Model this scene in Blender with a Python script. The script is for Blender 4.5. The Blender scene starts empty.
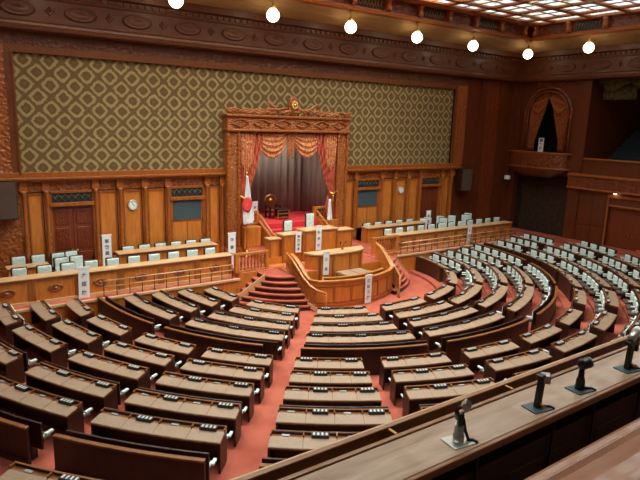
import bpy, bmesh, math, random
from mathutils import Vector, Matrix
random.seed(7)
PI = math.pi
scene = bpy.context.scene
COL = scene.collection
YC = -3.16             # centre of the seating arcs lies on the hall's axis, x = 0
def warp(a): return .02 + .10 * math.cos(math.radians(3.6 * (a + 40)))   # the arcs are slightly flattened block by block

# ------------------------------------------------------------------ materials
def mat(name, color, rough=0.5, metal=0.0, emis=None, estr=0.0, coat=0.0, trans=0.0, spec=0.5):
    m = bpy.data.materials.new(name); m.use_nodes = True
    b = m.node_tree.nodes['Principled BSDF']
    b.inputs['Base Color'].default_value = (*color, 1)
    b.inputs['Roughness'].default_value = rough
    b.inputs['Metallic'].default_value = metal
    b.inputs['Coat Weight'].default_value = coat
    b.inputs['Specular IOR Level'].default_value = spec
    b.inputs['Transmission Weight'].default_value = trans
    if emis:
        b.inputs['Emission Color'].default_value = (*emis, 1)
        b.inputs['Emission Strength'].default_value = estr
    return m

def nodes(m): return m.node_tree.nodes, m.node_tree.links, m.node_tree.nodes['Principled BSDF']

def ramp(nt, stops):
    r = nt.new('ShaderNodeValToRGB')
    while len(r.color_ramp.elements) > 1: r.color_ramp.elements.remove(r.color_ramp.elements[-1])
    r.color_ramp.elements[0].position = stops[0][0]; r.color_ramp.elements[0].color = (*stops[0][1], 1)
    for p, c in stops[1:]:
        e = r.color_ramp.elements.new(p); e.color = (*c, 1)
    return r

def wood(name, dark, light, scale=(6, 6, 0.8), rough=0.35, coat=0.25, carve=0.0, carvescale=9.0, spec=0.5):
    m = mat(name, light, rough, coat=coat, spec=spec)
    nt, lk, b = nodes(m)
    tc = nt.new('ShaderNodeTexCoord'); mp = nt.new('ShaderNodeMapping'); mp.inputs['Scale'].default_value = scale
    n = nt.new('ShaderNodeTexNoise'); n.inputs['Scale'].default_value = 2.0; n.inputs['Detail'].default_value = 6; n.inputs['Roughness'].default_value = .6
    n.inputs['Distortion'].default_value = .6
    lk.new(tc.outputs['Object'], mp.inputs[0]); lk.new(mp.outputs[0], n.inputs['Vector'])
    r = ramp(nt, [(.3, dark), (.72, light)]); lk.new(n.outputs[0], r.inputs[0])
    lk.new(r.outputs[0], b.inputs['Base Color'])
    if carve > 0:
        v = nt.new('ShaderNodeTexVoronoi'); v.feature = 'SMOOTH_F1'; v.inputs['Scale'].default_value = carvescale
        n2 = nt.new('ShaderNodeTexNoise'); n2.inputs['Scale'].default_value = carvescale * .8; n2.inputs['Detail'].default_value = 3
        mx = nt.new('ShaderNodeMath'); mx.operation = 'ADD'
        lk.new(tc.outputs['Object'], v.inputs['Vector']); lk.new(tc.outputs['Object'], n2.inputs['Vector'])
        lk.new(v.outputs['Distance'], mx.inputs[0]); lk.new(n2.outputs[0], mx.inputs[1])
        bp = nt.new('ShaderNodeBump'); bp.inputs['Strength'].default_value = carve; bp.inputs['Distance'].default_value = .05
        lk.new(mx.outputs[0], bp.inputs['Height']); lk.new(bp.outputs[0], b.inputs['Normal'])
    return m

def fabric(name, dark, light, scale=12, rough=.85, bump=.3, spec=.2):
    m = mat(name, light, rough, spec=spec)
    nt, lk, b = nodes(m)
    tc = nt.new('ShaderNodeTexCoord')
    n = nt.new('ShaderNodeTexNoise'); n.inputs['Scale'].default_value = scale; n.inputs['Detail'].default_value = 4
    lk.new(tc.outputs['Object'], n.inputs['Vector'])
    r = ramp(nt, [(.35, dark), (.65, light)]); lk.new(n.outputs[0], r.inputs[0]); lk.new(r.outputs[0], b.inputs['Base Color'])
    bp = nt.new('ShaderNodeBump'); bp.inputs['Strength'].default_value = bump; bp.inputs['Distance'].default_value = .02
    lk.new(n.outputs[0], bp.inputs['Height']); lk.new(bp.outputs[0], b.inputs['Normal'])
    return m

M = {}
M['oak'] = wood('honey_oak', (.46, .135, .02), (.68, .235, .04))
M['oak_trim'] = wood('oak_trim', (.26, .065, .011), (.42, .125, .023))
M['oak_pale'] = wood('oak_pale', (.58, .34, .17), (.72, .46, .25), scale=(.8, 6, 6))
M['carved'] = wood('carved_oak', (.20, .045, .008), (.42, .12, .025), carve=1.0)
M['carved_fine'] = wood('carved_fine', (.25, .06, .012), (.5, .16, .04), carve=1.0, carvescale=16)
M['mahog'] = wood('mahogany', (.095, .020, .006), (.16, .038, .010))
M['mahog_carved'] = wood('mahogany_carved', (.12, .022, .006), (.26, .06, .015), carve=1.0, carvescale=7)
M['doorplain'] = wood('door_plain', (.15, .028, .009), (.22, .045, .014))
M['shaded_carved'] = wood('carved_painted_shade', (.07, .016, .003), (.15, .042, .009), carve=.8, carvescale=9, rough=.5, coat=0)  # carved wood with the dim light of the upper wall put into its colour
M['frame_wood'] = wood('frame_wood', (.12, .033, .007), (.2, .06, .014))
M['topwood'] = wood('dark_frieze_wood', (.075, .019, .0035), (.15, .042, .009), rough=.5, coat=.05)
M['door'] = wood('door_wood', (.13, .02, .006), (.21, .04, .011), carve=.35, carvescale=14)
M['desk'] = wood('desk_wood', (.022, .006, .003), (.05, .012, .005), rough=.45, coat=.06)
M['lip'] = wood('desk_lip', (.16, .055, .016), (.28, .105, .03))
M['rail'] = wood('rail_wood', (.36, .13, .03), (.56, .23, .06), scale=(3, 3, 3))
M['baluster'] = wood('baluster_wood', (.30, .09, .02), (.48, .16, .035), scale=(3, 3, 3))
M['tan'] = fabric('tan_leatherette', (.29, .19, .13), (.35, .235, .16), scale=30, rough=.5, bump=.05, spec=.4)
M['pale'] = fabric('pale_green_cover', (.60, .72, .69), (.76, .87, .84), scale=9, rough=.8)
M['white'] = mat('white_paper', (.88, .88, .9), .8)
M['black'] = mat('black_plastic', (.012, .012, .014), .35)
M['ink'] = mat('ink', (.10, .14, .19), .7)
M['grey'] = mat('grey_metal', (.45, .46, .48), .35, metal=.7)
M['steel'] = mat('brushed_steel', (.62, .62, .6), .3, metal=.85)
M['brass'] = mat('aged_brass', (.55, .33, .1), .35, metal=.9)
M['gold'] = mat('gold_leaf', (.8, .5, .13), .3, metal=.9)
M['taupe'] = fabric('speaker_cloth', (.085, .055, .042), (.11, .075, .058), scale=60)
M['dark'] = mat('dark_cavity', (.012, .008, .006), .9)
M['slate'] = mat('slate_blue_board', (.055, .085, .10), .4)
M['clock'] = mat('clock_face', (.9, .9, .88), .5)
M['tabs'] = mat('pale_name_tabs', (.55, .58, .6), .5)
M['bronze_dark'] = mat('dark_bronze', (.16, .13, .09), .5, metal=.6)
M['redcloth'] = fabric('red_step_carpet', (.52, .03, .04), (.66, .05, .06), scale=40)
M['plaster'] = wood('painted_cove', (.28, .17, .065), (.44, .29, .12), scale=(.35, 1.2, 3), rough=.7, coat=0)
M['tiers'] = fabric('tier_seat_cloth', (.015, .022, .028), (.025, .035, .042))
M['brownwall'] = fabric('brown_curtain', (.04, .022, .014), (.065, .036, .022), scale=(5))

# carpet
m = fabric('salmon_carpet', (.34, .072, .045), (.46, .118, .078), scale=1.3, rough=.95, bump=.05)
nt, lk, b = nodes(m)
n2 = nt.new('ShaderNodeTexNoise'); n2.inputs['Scale'].default_value = 180; bp = nt.new('ShaderNodeBump'); bp.inputs['Strength'].default_value = .3; bp.inputs['Distance'].default_value = .01
lk.new(n2.outputs[0], bp.inputs['Height']); lk.new(bp.outputs[0], b.inputs['Normal']); M['carpet'] = m

# damask wall covering: ogee lattice with medallions
def damask():
    m = mat('damask', (.4, .3, .15), .75, spec=.25)
    nt, lk, b = nodes(m)
    tc = nt.new('ShaderNodeTexCoord'); sp = nt.new('ShaderNodeSeparateXYZ'); lk.new(tc.outputs['Object'], sp.inputs[0])
    def mth(op, a, c=None):
        n = nt.new('ShaderNodeMath'); n.operation = op
        for i, v in enumerate((a, c)):
            if v is None: continue
            if isinstance(v, (int, float)): n.inputs[i].default_value = v
            else: lk.new(v, n.inputs[i])
        return n.outputs[0]
    P = .86
    u = mth('DIVIDE', sp.outputs['X'], P); v = mth('DIVIDE', sp.outputs['Z'], P)
    # slight ogee bend
    bend = mth('MULTIPLY', mth('SINE', mth('MULTIPLY', v, 4 * PI)), .03)
    u2 = u
    p = mth('SUBTRACT', mth('FRACT', mth('ADD', u2, v)), .5)
    q = mth('SUBTRACT', mth('FRACT', mth('SUBTRACT', u2, v)), .5)
    d = mth('MAXIMUM', mth('ABSOLUTE', p), mth('ABSOLUTE', q))
    r2 = mth('SQRT', mth('ADD', mth('MULTIPLY', p, p), mth('MULTIPLY', q, q)))
    dd = mth('ADD', mth('MULTIPLY', d, .62), mth('MULTIPLY', r2, .34))
    n = nt.new('ShaderNodeTexNoise'); n.inputs['Scale'].default_value = 9; n.inputs['Detail'].default_value = 3
    lk.new(tc.outputs['Object'], n.inputs['Vector'])
    dd = mth('ADD', dd, mth('MULTIPLY', mth('SUBTRACT', n.outputs[0], .5), .20))
    lt = (.36, .27, .12); dk = (.125, .072, .026)
    r = ramp(nt, [(0, (.2, .125, .05)), (.07, dk), (.11, (.17, .105, .042)), (.15, dk), (.22, (.135, .08, .03)), (.26, (.28, .205, .09)), (.31, lt), (.385, (.32, .235, .105)), (.415, (.18, .115, .048)), (.45, dk), (.5, (.16, .10, .04)), (.56, dk)])
    lk.new(dd, r.inputs[0]); lk.new(r.outputs[0], b.inputs['Base Color'])
    return m
M['damask'] = damask()

def stripes(name, c1, c2, axis='X', scale=30, rough=.8):
    m = mat(name, c1, rough, spec=.2)
    nt, lk, b = nodes(m)
    tc = nt.new('ShaderNodeTexCoord'); w = nt.new('ShaderNodeTexWave'); w.bands_direction = axis; w.inputs['Scale'].default_value = scale
    w.inputs['Distortion'].default_value = 1.5
    lk.new(tc.outputs['Object'], w.inputs['Vector']); r = ramp(nt, [(.3, c1), (.7, c2)])
    lk.new(w.outputs[0], r.inputs[0]); lk.new(r.outputs[0], b.inputs['Base Color']); return m
M['drape'] = stripes('coral_brocade', (.42, .06, .035), (.62, .17, .09), scale=3)
M['swag'] = fabric('gold_coral_brocade', (.42, .06, .03), (.75, .38, .16), scale=14)
M['backdrop'] = stripes('grey_curtain', (.30, .25, .22), (.40, .35, .31), scale=.6)
M['balcony_drape'] = fabric('bronze_brocade', (.22, .05, .015), (.38, .12, .04), scale=12)
M['green_drape'] = fabric('olive_curtain', (.05, .045, .02), (.16, .12, .045), scale=6)
M['grille'] = mat('grille_backing', (.02, .035, .035), .4)

# stained skylight glass
def glass_em():
    m = mat('skylight_glass', (.8, .8, .8), .3)
    nt, lk, b = nodes(m)
    tc = nt.new('ShaderNodeTexCoord')
    v = nt.new('ShaderNodeTexVoronoi'); v.feature = 'DISTANCE_TO_EDGE'; v.inputs['Scale'].default_value = 2.2
    lk.new(tc.outputs['Object'], v.inputs['Vector'])
    r = ramp(nt, [(0, (.02, .03, .02)), (.015, (.1, .14, .1)), (.035, (.85, .93, .92)), (1, (.95, .98, 1))])
    lk.new(v.outputs[0], r.inputs[0])
    v2 = nt.new('ShaderNodeTexVoronoi'); v2.inputs['Scale'].default_value = 2.2; lk.new(tc.outputs['Object'], v2.inputs['Vector'])
    r2 = ramp(nt, [(0, (.95, .97, 1)), (.7, (.95, .97, .95)), (.8, (.55, .75, .6)), (.9, (.9, .8, .5)), (1, (.8, .9, 1))])
    sx = nt.new('ShaderNodeSeparateColor'); lk.new(v2.outputs['Color'], sx.inputs[0]); lk.new(sx.outputs[0], r2.inputs[0])
    mx = nt.new('ShaderNodeMix'); mx.data_type = 'RGBA'; mx.blend_type = 'MULTIPLY'; mx.inputs[0].default_value = 1
    lk.new(r.outputs[0], mx.inputs[6]); lk.new(r2.outputs[0], mx.inputs[7])
    lk.new(mx.outputs[2], b.inputs['Emission Color']); b.inputs['Emission Strength'].default_value = SKY
    tr = nt.new('ShaderNodeBsdfTransparent'); tr.inputs[0].default_value = (.92, .96, .93, 1)
    ms = nt.new('ShaderNodeMixShader'); ms.inputs[0].default_value = .35
    lk.new(b.outputs[0], ms.inputs[2]); lk.new(tr.outputs[0], ms.inputs[1])
    em = nt.new('ShaderNodeEmission'); lk.new(mx.outputs[2], em.inputs[0]); em.inputs[1].default_value = SKY
    b.inputs['Emission Strength'].default_value = 0
    ad = nt.new('ShaderNodeAddShader'); lk.new(ms.outputs[0], ad.inputs[0]); lk.new(em.outputs[0], ad.inputs[1])
    lk.new(ad.outputs[0], nt['Material Output'].inputs[0])
    return m
SKY = .65
M['skyglass'] = glass_em()
M['bulb'] = mat('glowing_opal_glass', (1, .95, .85), .3, emis=(1, .80, .52), estr=5.5)
M['recess_fill'] = mat('recess_fill_glow', (1, .95, .85), .3, emis=(1, .93, .82), estr=9)  # glow of the added recess panel
M['smallbulb'] = mat('lit_downlight', (1, .95, .85), .3, emis=(1, .9, .7), estr=6)

# ------------------------------------------------------------------ mesh helpers
class MB:
    def __init__(s): s.v = []; s.f = []; s.smooth = []
    def add(s, vs, fs, smooth=False):
        o = len(s.v); s.v += [tuple(v) for v in vs]
        for f in fs: s.f.append(tuple(i + o for i in f)); s.smooth.append(smooth)
        return s
    def box(s, x0, x1, y0, y1, z0, z1, M4=None):
        vs = [Vector((x, y, z)) for z in (z0, z1) for y in (y0, y1) for x in (x0, x1)]
        if M4 is not None: vs = [M4 @ v for v in vs]
        return s.add(vs, [(0, 2, 3, 1), (4, 5, 7, 6), (0, 1, 5, 4), (2, 6, 7, 3), (0, 4, 6, 2), (1, 3, 7, 5)])
    def sector(s, r0, r1, a0, a1, z0, z1, n=None, zt0=None):
        """ring piece about the seating centre; a in degrees from the axis; zt0: top height at r0 if sloped"""
        n = n or max(2, int(abs(a1 - a0) / 2.0) + 1); vs = []
        for i in range(n + 1):
            a = math.radians(a0 + (a1 - a0) * i / n); sn, cs = math.sin(a), math.cos(a)
            wv = warp(math.degrees(a))
            for r, z in ((r0, z0), (r1, z0), (r1, z1), (r0, zt0 if zt0 is not None else z1)):
                r += wv; vs.append((r * sn, YC - r * cs, z))
        fs = []
        for i in range(n):
            b = 4 * i
            for k in range(4): fs.append((b + k, b + (k + 1) % 4, b + 4 + (k + 1) % 4, b + 4 + k))
        fs += [(3, 2, 1, 0), tuple(4 * n + k for k in range(4))]
        return s.add(vs, fs)
    def lathe(s, prof, cx=0, cy=0, cz=0, n=12, M4=None, smooth=True):
        vs = []; fs = []
        for r, z in prof:
            for i in range(n):
                a = 2 * PI * i / n; v = Vector((cx + r * math.cos(a), cy + r * math.sin(a), cz + z))
                vs.append(M4 @ v if M4 is not None else v)
        for j in range(len(prof) - 1):
            for i in range(n):
                fs.append((j * n + i, j * n + (i + 1) % n, (j + 1) * n + (i + 1) % n, (j + 1) * n + i))
        s.add(vs, fs, smooth); o = len(s.v) - len(vs)
        for f in (range(n - 1, -1, -1), range((len(prof) - 1) * n, len(prof) * n)): s.f.append(tuple(o + i for i in f)); s.smooth.append(False)
        return s
    def tube(s, pts, r, n=8, smooth=True):
        pts = [Vector(p) for p in pts]; vs = []; fs = []
        rs = r if isinstance(r, (list, tuple)) else [r] * len(pts)
        for k, pnt in enumerate(pts):
            t = (pts[min(k + 1, len(pts) - 1)] - pts[max(k - 1, 0)]).normalized()
            up = Vector((0, 0, 1)) if abs(t.z) < .95 else Vector((1, 0, 0))
            a = t.cross(up).normalized(); b2 = t.cross(a).normalized()
            for i in range(n):
                th = 2 * PI * i / n; vs.append(pnt + a * math.cos(th) * rs[k] + b2 * math.sin(th) * rs[k])
        for k in range(len(pts) - 1):
            for i in range(n): fs.append((k * n + i, k * n + (i + 1) % n, (k + 1) * n + (i + 1) % n, (k + 1) * n + i))
        fs.append(tuple(range(n))); fs.append(tuple((len(pts) - 1) * n + i for i in range(n - 1, -1, -1)))
        return s.add(vs, fs, smooth)
    def prism(s, poly, z0, z1):
        n = len(poly); vs = [(x, y, z0) for x, y in poly] + [(x, y, z1) for x, y in poly]
        return s.add(vs, [tuple(range(n - 1, -1, -1)), tuple(range(n, 2 * n))] + [(i, (i + 1) % n, n + (i + 1) % n, n + i) for i in range(n)])
    def prism_y(s, poly, y0, y1):    # poly in x,z
        n = len(poly); vs = [(x, y0, z) for x, z in poly] + [(x, y1, z) for x, z in poly]
        return s.add(vs, [tuple(range(n)), tuple(range(2 * n - 1, n - 1, -1))] + [(i, n + i, n + (i + 1) % n, (i + 1) % n) for i in range(n)])
    def wallstrip(s, pts, t, z0f, z1f):
        """upright wall along a plan polyline; pts (x,y); z0f/z1f lists"""
        n = len(pts); P = [Vector((x, y)) for x, y in pts]; vs = []
        for i in range(n):
            d = (P[min(i + 1, n - 1)] - P[max(i - 1, 0)]).normalized(); nrm = Vector((-d.y, d.x)) * t / 2
            for sgn, z in ((-1, z0f[i]), (1, z0f[i]), (1, z1f[i]), (-1, z1f[i])):
                q = P[i] + nrm * sgn; vs.append((q.x, q.y, z))
        fs = []
        for i in range(n - 1):
            b = 4 * i
            for k in range(4): fs.append((b + k, b + (k + 1) % 4, b + 4 + (k + 1) % 4, b + 4 + k))
        fs += [(3, 2, 1, 0), tuple(4 * (n - 1) + k for k in range(4))]
        return s.add(vs, fs)
    def sheet(s, fn, nu, nv, smooth=True):
        vs = [fn(i / nu, j / nv) for j in range(nv + 1) for i in range(nu + 1)]
        fs = [(j * (nu + 1) + i, j * (nu + 1) + i + 1, (j + 1) * (nu + 1) + i + 1, (j + 1) * (nu + 1) + i) for j in range(nv) for i in range(nu)]
        return s.add(vs, fs, smooth)
    def build(s, name, material, parent=None, bevel=0, solid=0, shift=None):
        me = bpy.data.meshes.new(name)
        vs = s.v
        if shift is not None: vs = [(x - shift[0], y - shift[1], z - shift[2]) for x, y, z in vs]
        me.from_pydata(vs, [], s.f); me.materials.append(M[material])
        bm = bmesh.new(); bm.from_mesh(me); bmesh.ops.recalc_face_normals(bm, faces=bm.faces); bm.to_mesh(me); bm.free()
        for p, sm in zip(me.polygons, s.smooth): p.use_smooth = sm
        o = bpy.data.objects.new(name, me); COL.objects.link(o)
        if parent is not None: o.parent = parent
        if bevel:
            md = o.modifiers.new('bevel', 'BEVEL'); md.width = bevel; md.segments = 2; md.limit_method = 'ANGLE'
        if solid:
            md = o.modifiers.new('solid', 'SOLIDIFY'); md.thickness = solid
        return o

def thing(name, label, cat, loc=(0, 0, 0), rz=0, group=None):
    o = bpy.data.objects.new(name, None); COL.objects.link(o); o.empty_display_size = .1
    o.location = loc; o.rotation_euler = (0, 0, rz); o['label'] = label; o['category'] = cat
    if group: o['group'] = group
    return o
def tag(o, label, cat, group=None):
    o['label'] = label; o['category'] = cat
    if group: o['group'] = group
    return o
def struct(o): o['kind'] = 'structure'; return o
def copy_tree(o, parent=None):
    c = o.copy(); COL.objects.link(c)
    if parent is not None: c.parent = parent
    for ch in list(o.children): copy_tree(ch, c)
    return c
def text_mesh(txt, size, material, parent, Mx, name='lettering', spacing=1.0, align='CENTER'):
    cu = bpy.data.curves.new('lettering', 'FONT'); cu.body = txt; cu.size = size; cu.align_x = align; cu.align_y = 'CENTER'
    cu.space_line = spacing; cu.extrude = .002; cu.offset = .004 * size / .16
    to = bpy.data.objects.new('lettering_source', cu); COL.objects.link(to)
    bpy.context.view_layer.update()
    me = bpy.data.meshes.new_from_object(to.evaluated_get(bpy.context.evaluated_depsgraph_get()))
    bpy.data.objects.remove(to); me.materials.clear(); me.materials.append(M[material])
    o = bpy.data.objects.new(name, me); COL.objects.link(o); o.parent = parent; o.matrix_local = Mx
    return o
ORD = ['first', 'second', 'third', 'fourth', 'fifth', 'sixth', 'seventh', 'eighth', 'ninth', 'tenth', 'eleventh', 'twelfth', 'thirteenth', 'fourteenth', 'fifteenth']
NUM = ['one', 'two', 'three', 'four', 'five', 'six', 'seven', 'eight', 'nine', 'ten', 'eleven', 'twelve']

# ------------------------------------------------------------------ hall dimensions
XR = 17.15; XL = -17.15; YB = -22.0; YREAR = -27.5
TOPZ = 13.1

# ---- stepped carpeted floor
R = [5.99, 7.06, 8.07, 9.08, 10.99, 12.06, 13.16, 14.32, 15.38, 17.62, 18.72, 19.8]
T = [.583, .673, .738, .783, .840, .946, 1.061, 1.150, 1.24, 1.40, 1.51, 1.62]
DH = .66
FZ = [t - DH for t in T]
steps = [(0.0, -.2)] + [(R[i] - .72, FZ[i]) for i in range(4)] + [(10.05, .14)] + [(R[i] - .72, FZ[i]) for i in range(4, 9)] + [(16.25, .68)] + [(R[i] - .72, FZ[i]) for i in range(9, 12)] + [(20.7, 1.07)]
def rmax(a):
    dx, dy = math.sin(a), -math.cos(a); r = 60
    if dx > 1e-6: r = min(r, XR / dx)
    if dx < -1e-6: r = min(r, XL / dx)
    if dy < -1e-6: r = min(r, (YB - YC) / dy)
    if dy > 1e-6: r = min(r, (0 - YC) / dy)
    return r
fb = MB(); A0, A1, NA = -180, 180, 180
for k, (r0, z) in enumerate(steps):
    r1 = steps[k + 1][0] if k + 1 < len(steps) else 60
    vs = []; fs = []
    for i in range(NA + 1):
        a = math.radians(A0 + (A1 - A0) * i / NA); rm = rmax(a)
        zp = steps[k - 1][1] if k else z
        for r, zz in ((r0, zp), (r0, z), (r1, z)):
            rr = min(r, rm); vs.append((rr * math.sin(a), YC - rr * math.cos(a), zz))
    for i in range(NA):
        a = math.radians(A0 + (A1 - A0) * (i + .5) / NA)
        if r0 >= rmax(a): continue
        b = 3 * i
        if k: fs.append((b, b + 3, b + 4, b + 1))
        fs.append((b + 1, b + 4, b + 5, b + 2))
    fb.add(vs, fs)
struct(fb.build('floor', 'carpet'))

# ---- walls
wb = MB()
OPX0, OPX1, OPZ = -2.75, 2.95, 6.75          # throne recess opening
wb.box(XL - .3, OPX0, 0, .3, -.3, TOPZ); wb.box(OPX1, XR + .3, 0, .3, -.3, TOPZ); wb.box(OPX0, OPX1, 0, .3, OPZ, TOPZ); wb.box(OPX0, OPX1, 0, .3, -.3, .75)
wall_back = struct(wb.build('wall_back', 'mahog'))
# wallpaper and its moulded frame
wp = MB(); wp.box(-11.5, OPX0, -.03, -.003, 4.98, 9.25); wp.box(OPX1, 11.27, -.03, -.003, 4.98, 9.25); wp.box(OPX0, OPX1, -.03, -.003, OPZ + .03, 9.25)
wp.build('wallpaper', 'damask', wall_back)
fr = MB()
for (x0, x1, z0, z1) in ((-11.78, -11.5, 4.9, 9.5), (11.27, 11.55, 4.9, 9.5), (-11.5, 11.27, 9.25, 9.5)):
    fr.box(x0, x1, -.12, 0, z0, z1)
fr.box(-11.58, -11.5, -.16, 0, 4.9, 9.33); fr.box(11.27, 11.35, -.16, 0, 4.9, 9.33); fr.box(-11.5, 11.27, -.16, 0, 9.25, 9.33)
fr.build('moulding', 'frame_wood', wall_back)
cb = MB(); cb.box(-12.6, 12.4, -.10, -.0, 9.5, 10.02); cb.build('carved_band', 'shaded_carved', wall_back); cb = MB()
cb.box(-12.7, -11.78, -.1, 0, 4.9, 9.5); cb.box(11.55, 12.4, -.1, 0, 4.9, 9.5); cb.box(-12.7, -11.6, -.1, 0, .8, 4.9)
cb.build('carved_band', 'carved', wall_back)
# wainscot (lower storey): cornice, frieze, panels, pilasters
for side, xa, xb in ((-1, -12.6, -3.35), (1, 3.5, 12.2)):
    c = MB(); c.box(xa, xb, -.34, 0, 4.72, 4.80); c.box(xa, xb, -.26, 0, 4.64, 4.72); c.box(xa, xb, -.14, 0, 4.80, 4.98)
    c.build('wainscot_cornice', 'oak_trim', wall_back, bevel=.01)
    c = MB(); c.box(xa, xb, -.06, 0, 4.24, 4.64); c.build('wainscot_frieze', 'carved', wall_back)
    c = MB(); c.box(xa, xb, -.05, 0, .8, 1.6); c.build('wainscot_base', 'oak', wall_back)
PX = [11.5, 10.73, 8.94, 7.99, 6.98, 6.0, 4.21, 3.48]
for sgn in (-1, 1):
    for x in PX:
        x = x * sgn + (.0 if sgn < 0 else .02)
        c = MB(); c.box(x - .11, x + .11, -.14, 0, .8, 4.3)
        c.box(x - .14, x + .14, -.22, 0, 4.3, 4.45); c.box(x - .12, x + .12, -.18, 0, 4.45, 4.66)
        # turned half column
        c.lathe([(.05, 1.0), (.10, 1.05), (.10, 1.35), (.06, 1.4), (.09, 1.6), (.09, 1.9), (.06, 1.95), (.10, 2.1), (.05, 2.2), (.10, 2.35), (.05, 2.45), (.09, 2.6), (.05, 2.7), (.07, 4.1), (.10, 4.2), (.12, 4.3)], x, -.16, 0, 8)
        c.build('pilaster', 'oak_trim', wall_back)
pan = [(0, 1), (2, 3), (3, 4), (4, 5), (6, 7)]
for sgn in (-1, 1):
    for i, j in pan:
        a, bb = sorted((PX[i] * sgn, PX[j] * sgn)); a += .14; bb -= .14
        c = MB(); c.box(a, bb, -.05, 0, 1.5, 4.2); c.build('wainscot_panel', 'oak', wall_back, bevel=.015)
        c = MB(); 
        for (x0, x1, z0, z1) in ((a, bb, 4.12, 4.2), (a, a + .05, 1.5, 4.12), (bb - .05, bb, 1.5, 4.12)): c.box(x0, x1, -.085, -.0, z0, z1)
        c.build('panel_moulding', 'oak_trim', wall_back)

# doors of the back wall
def wall_door(n, x0, x1, kind):
    root = bpy.data.objects.new('door_%d' % n, None); COL.objects.link(root); root.location = ((x0 + x1) / 2, 0, .8); root['kind'] = 'structure'
    w = (x1 - x0) / 2; zt = 2.86
    f = MB(); f.box(-w - .08, -w, -.12, 0, 0, 3.45); f.box(w, w + .08, -.12, 0, 0, 3.45); f.box(-w - .08, w + .08, -.12, 0, 3.36, 3.46); f.box(-w - .06, w + .06, -.2, 0, zt, zt + .14)
    f.build('door_frame', 'oak_trim' if kind != 'lit' else 'oak_trim', root, bevel=.01)
    t = MB(); t.box(-w, w, -.06, 0, zt + .14, 3.36); tr = t.build('transom', 'grille', root)
    g = MB()
    k = 6
    for i in range(k):
        xa = -w + 2 * w * i / k; xb = -w + 2 * w * (i + 1) / k; za = zt + .18; zb = 3.32
        for (p, q) in (((xa, za), (xb, zb)), ((xa, zb), (xb, za))):
            g.tube([(p[0], -.07, p[1]), ((p[0] + q[0]) / 2, -.085, (p[1] + q[1]) / 2), (q[0], -.07, q[1])], .014, 5)
        g.lathe([(.0, -.01), (.05, 0), (.0, .01)], 0, 0, 0, 8, Matrix.Translation((xa + w / k, -.07, (za + zb) / 2)) @ Matrix.Rotation(PI / 2, 4, 'X'))
    g.build('transom_scrollwork', 'bronze_dark', tr)
    if kind == 'dark':
        for s in (-1, 1):
            d = MB(); d.box(min(0.01 * s, w * s), max(.01 * s, w * s), -.05, 0, 0, zt)
            leaf = d.build('door_leaf', 'doorplain', root)
            d = MB(); xa, xb = sorted((.12 * s, (w - .1) * s))
            for z0, z1 in ((.25, 1.0), (1.15, 2.0), (2.12, zt - .15)):
                d.box(xa, xb, -.07, -.03, z0, z1)
            d.build('door_panel', 'door', leaf, bevel=.02)
            d = MB(); d.lathe([(.02, 0), (.045, .02), (.045, .05), (.0, .07)], 0, 0, 0, 8, Matrix.Translation((.09 * s, -.05, 1.08)) @ Matrix.Rotation(PI / 2, 4, 'X')); d.build('door_handle', 'brass', leaf)
    else:
        d = MB(); d.box(-w, w, -.05, 0, 0, zt); d.build('door_panel', 'oak', root)
        d = MB(); d.box(-.02, .02, -.07, 0, 0, 1.95); d.box(-w, w, -.07, 0, 1.9, 1.98); d.box(-w, -w + .06, -.07, 0, 0, zt); d.box(w - .06, w, -.07, 0, 0, zt); d.build('door_moulding', 'oak_trim', root)
        d = MB(); d.box(-w + .08, w - .08, -.09, -.05, 1.98, zt - .04); d.build('notice_board', 'slate', root, bevel=.01)
wall_door(1, -10.55, -9.08, 'dark'); wall_door(2, -5.83, -4.4, 'lit'); wall_door(3, 4.4, 5.85, 'lit'); wall_door(4, 9.1, 10.55, 'dark')

# plain dark right part of the back wall, with carved pilasters
c = MB()
for x0, x1 in ((13.6, 14.1), (15.4, 15.9), (16.75, 17.15)): c.box(x0, x1, -.14, 0, .8, 10)
c.build('pilaster', 'mahog', wall_back)
c = MB(); c.box(14.1, 15.4, -.06, 0, .8, 10); c.build('carved_panel', 'mahog_carved', wall_back)

# cornice, frieze with ovals, cove, upper gallery of brackets (runs round back and right walls)
def run_trim(name, material, prof, bevel=0, yend=YREAR):
    """prof: closed list of (d,z); d = distance out from the wall. Mitred along left, back and right walls."""
    n = len(prof); vs = []
    for d, z in prof: vs.append((XL + d, yend, z))
    for d, z in prof: vs.append((XL + d, -d, z))
    for d, z in prof: vs.append((XR - d, -d, z))
    for d, z in prof: vs.append((XR - d, yend, z))
    fs = []
    for s in range(3):
        for i in range(n): fs.append((s * n + i, s * n + (i + 1) % n, (s + 1) * n + (i + 1) % n, (s + 1) * n + i))
    mb = MB(); mb.add(vs, fs); return struct(mb.build(name, material, bevel=bevel))
run_trim('trim_1', 'topwood', [(0, 9.95), (.42, 9.98), (.5, 10.02), (.52, 10.12), (.44, 10.18), (.42, 10.26), (.3, 10.34), (.28, 11.1), (0, 11.1)])
t2 = run_trim('trim_2', 'topwood', [(0, 11.1), (.34, 11.1), (.36, 11.2), (.34, 11.36), (.5, 11.42), (.52, 11.68), (0, 11.68)])
run_trim('trim_3', 'plaster', [(0, 11.68), (.52, 11.68), (.9, 11.74), (1.35, 11.86), (1.75, 12.0), (1.95, 12.1), (0, 12.1)])
run_trim('trim_4', 'oak_trim', [(0, 12.1), (1.95, 12.1), (2.1, 12.14), (2.12, 12.24), (2.05, 12.28), (2.05, 12.34), (1.98, 12.36), (0, 12.36)])
t5 = run_trim('trim_5', 'mahog_carved', [(0, 12.36), (1.95, 12.36), (1.95, 12.9), (0, 12.9)])
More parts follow.
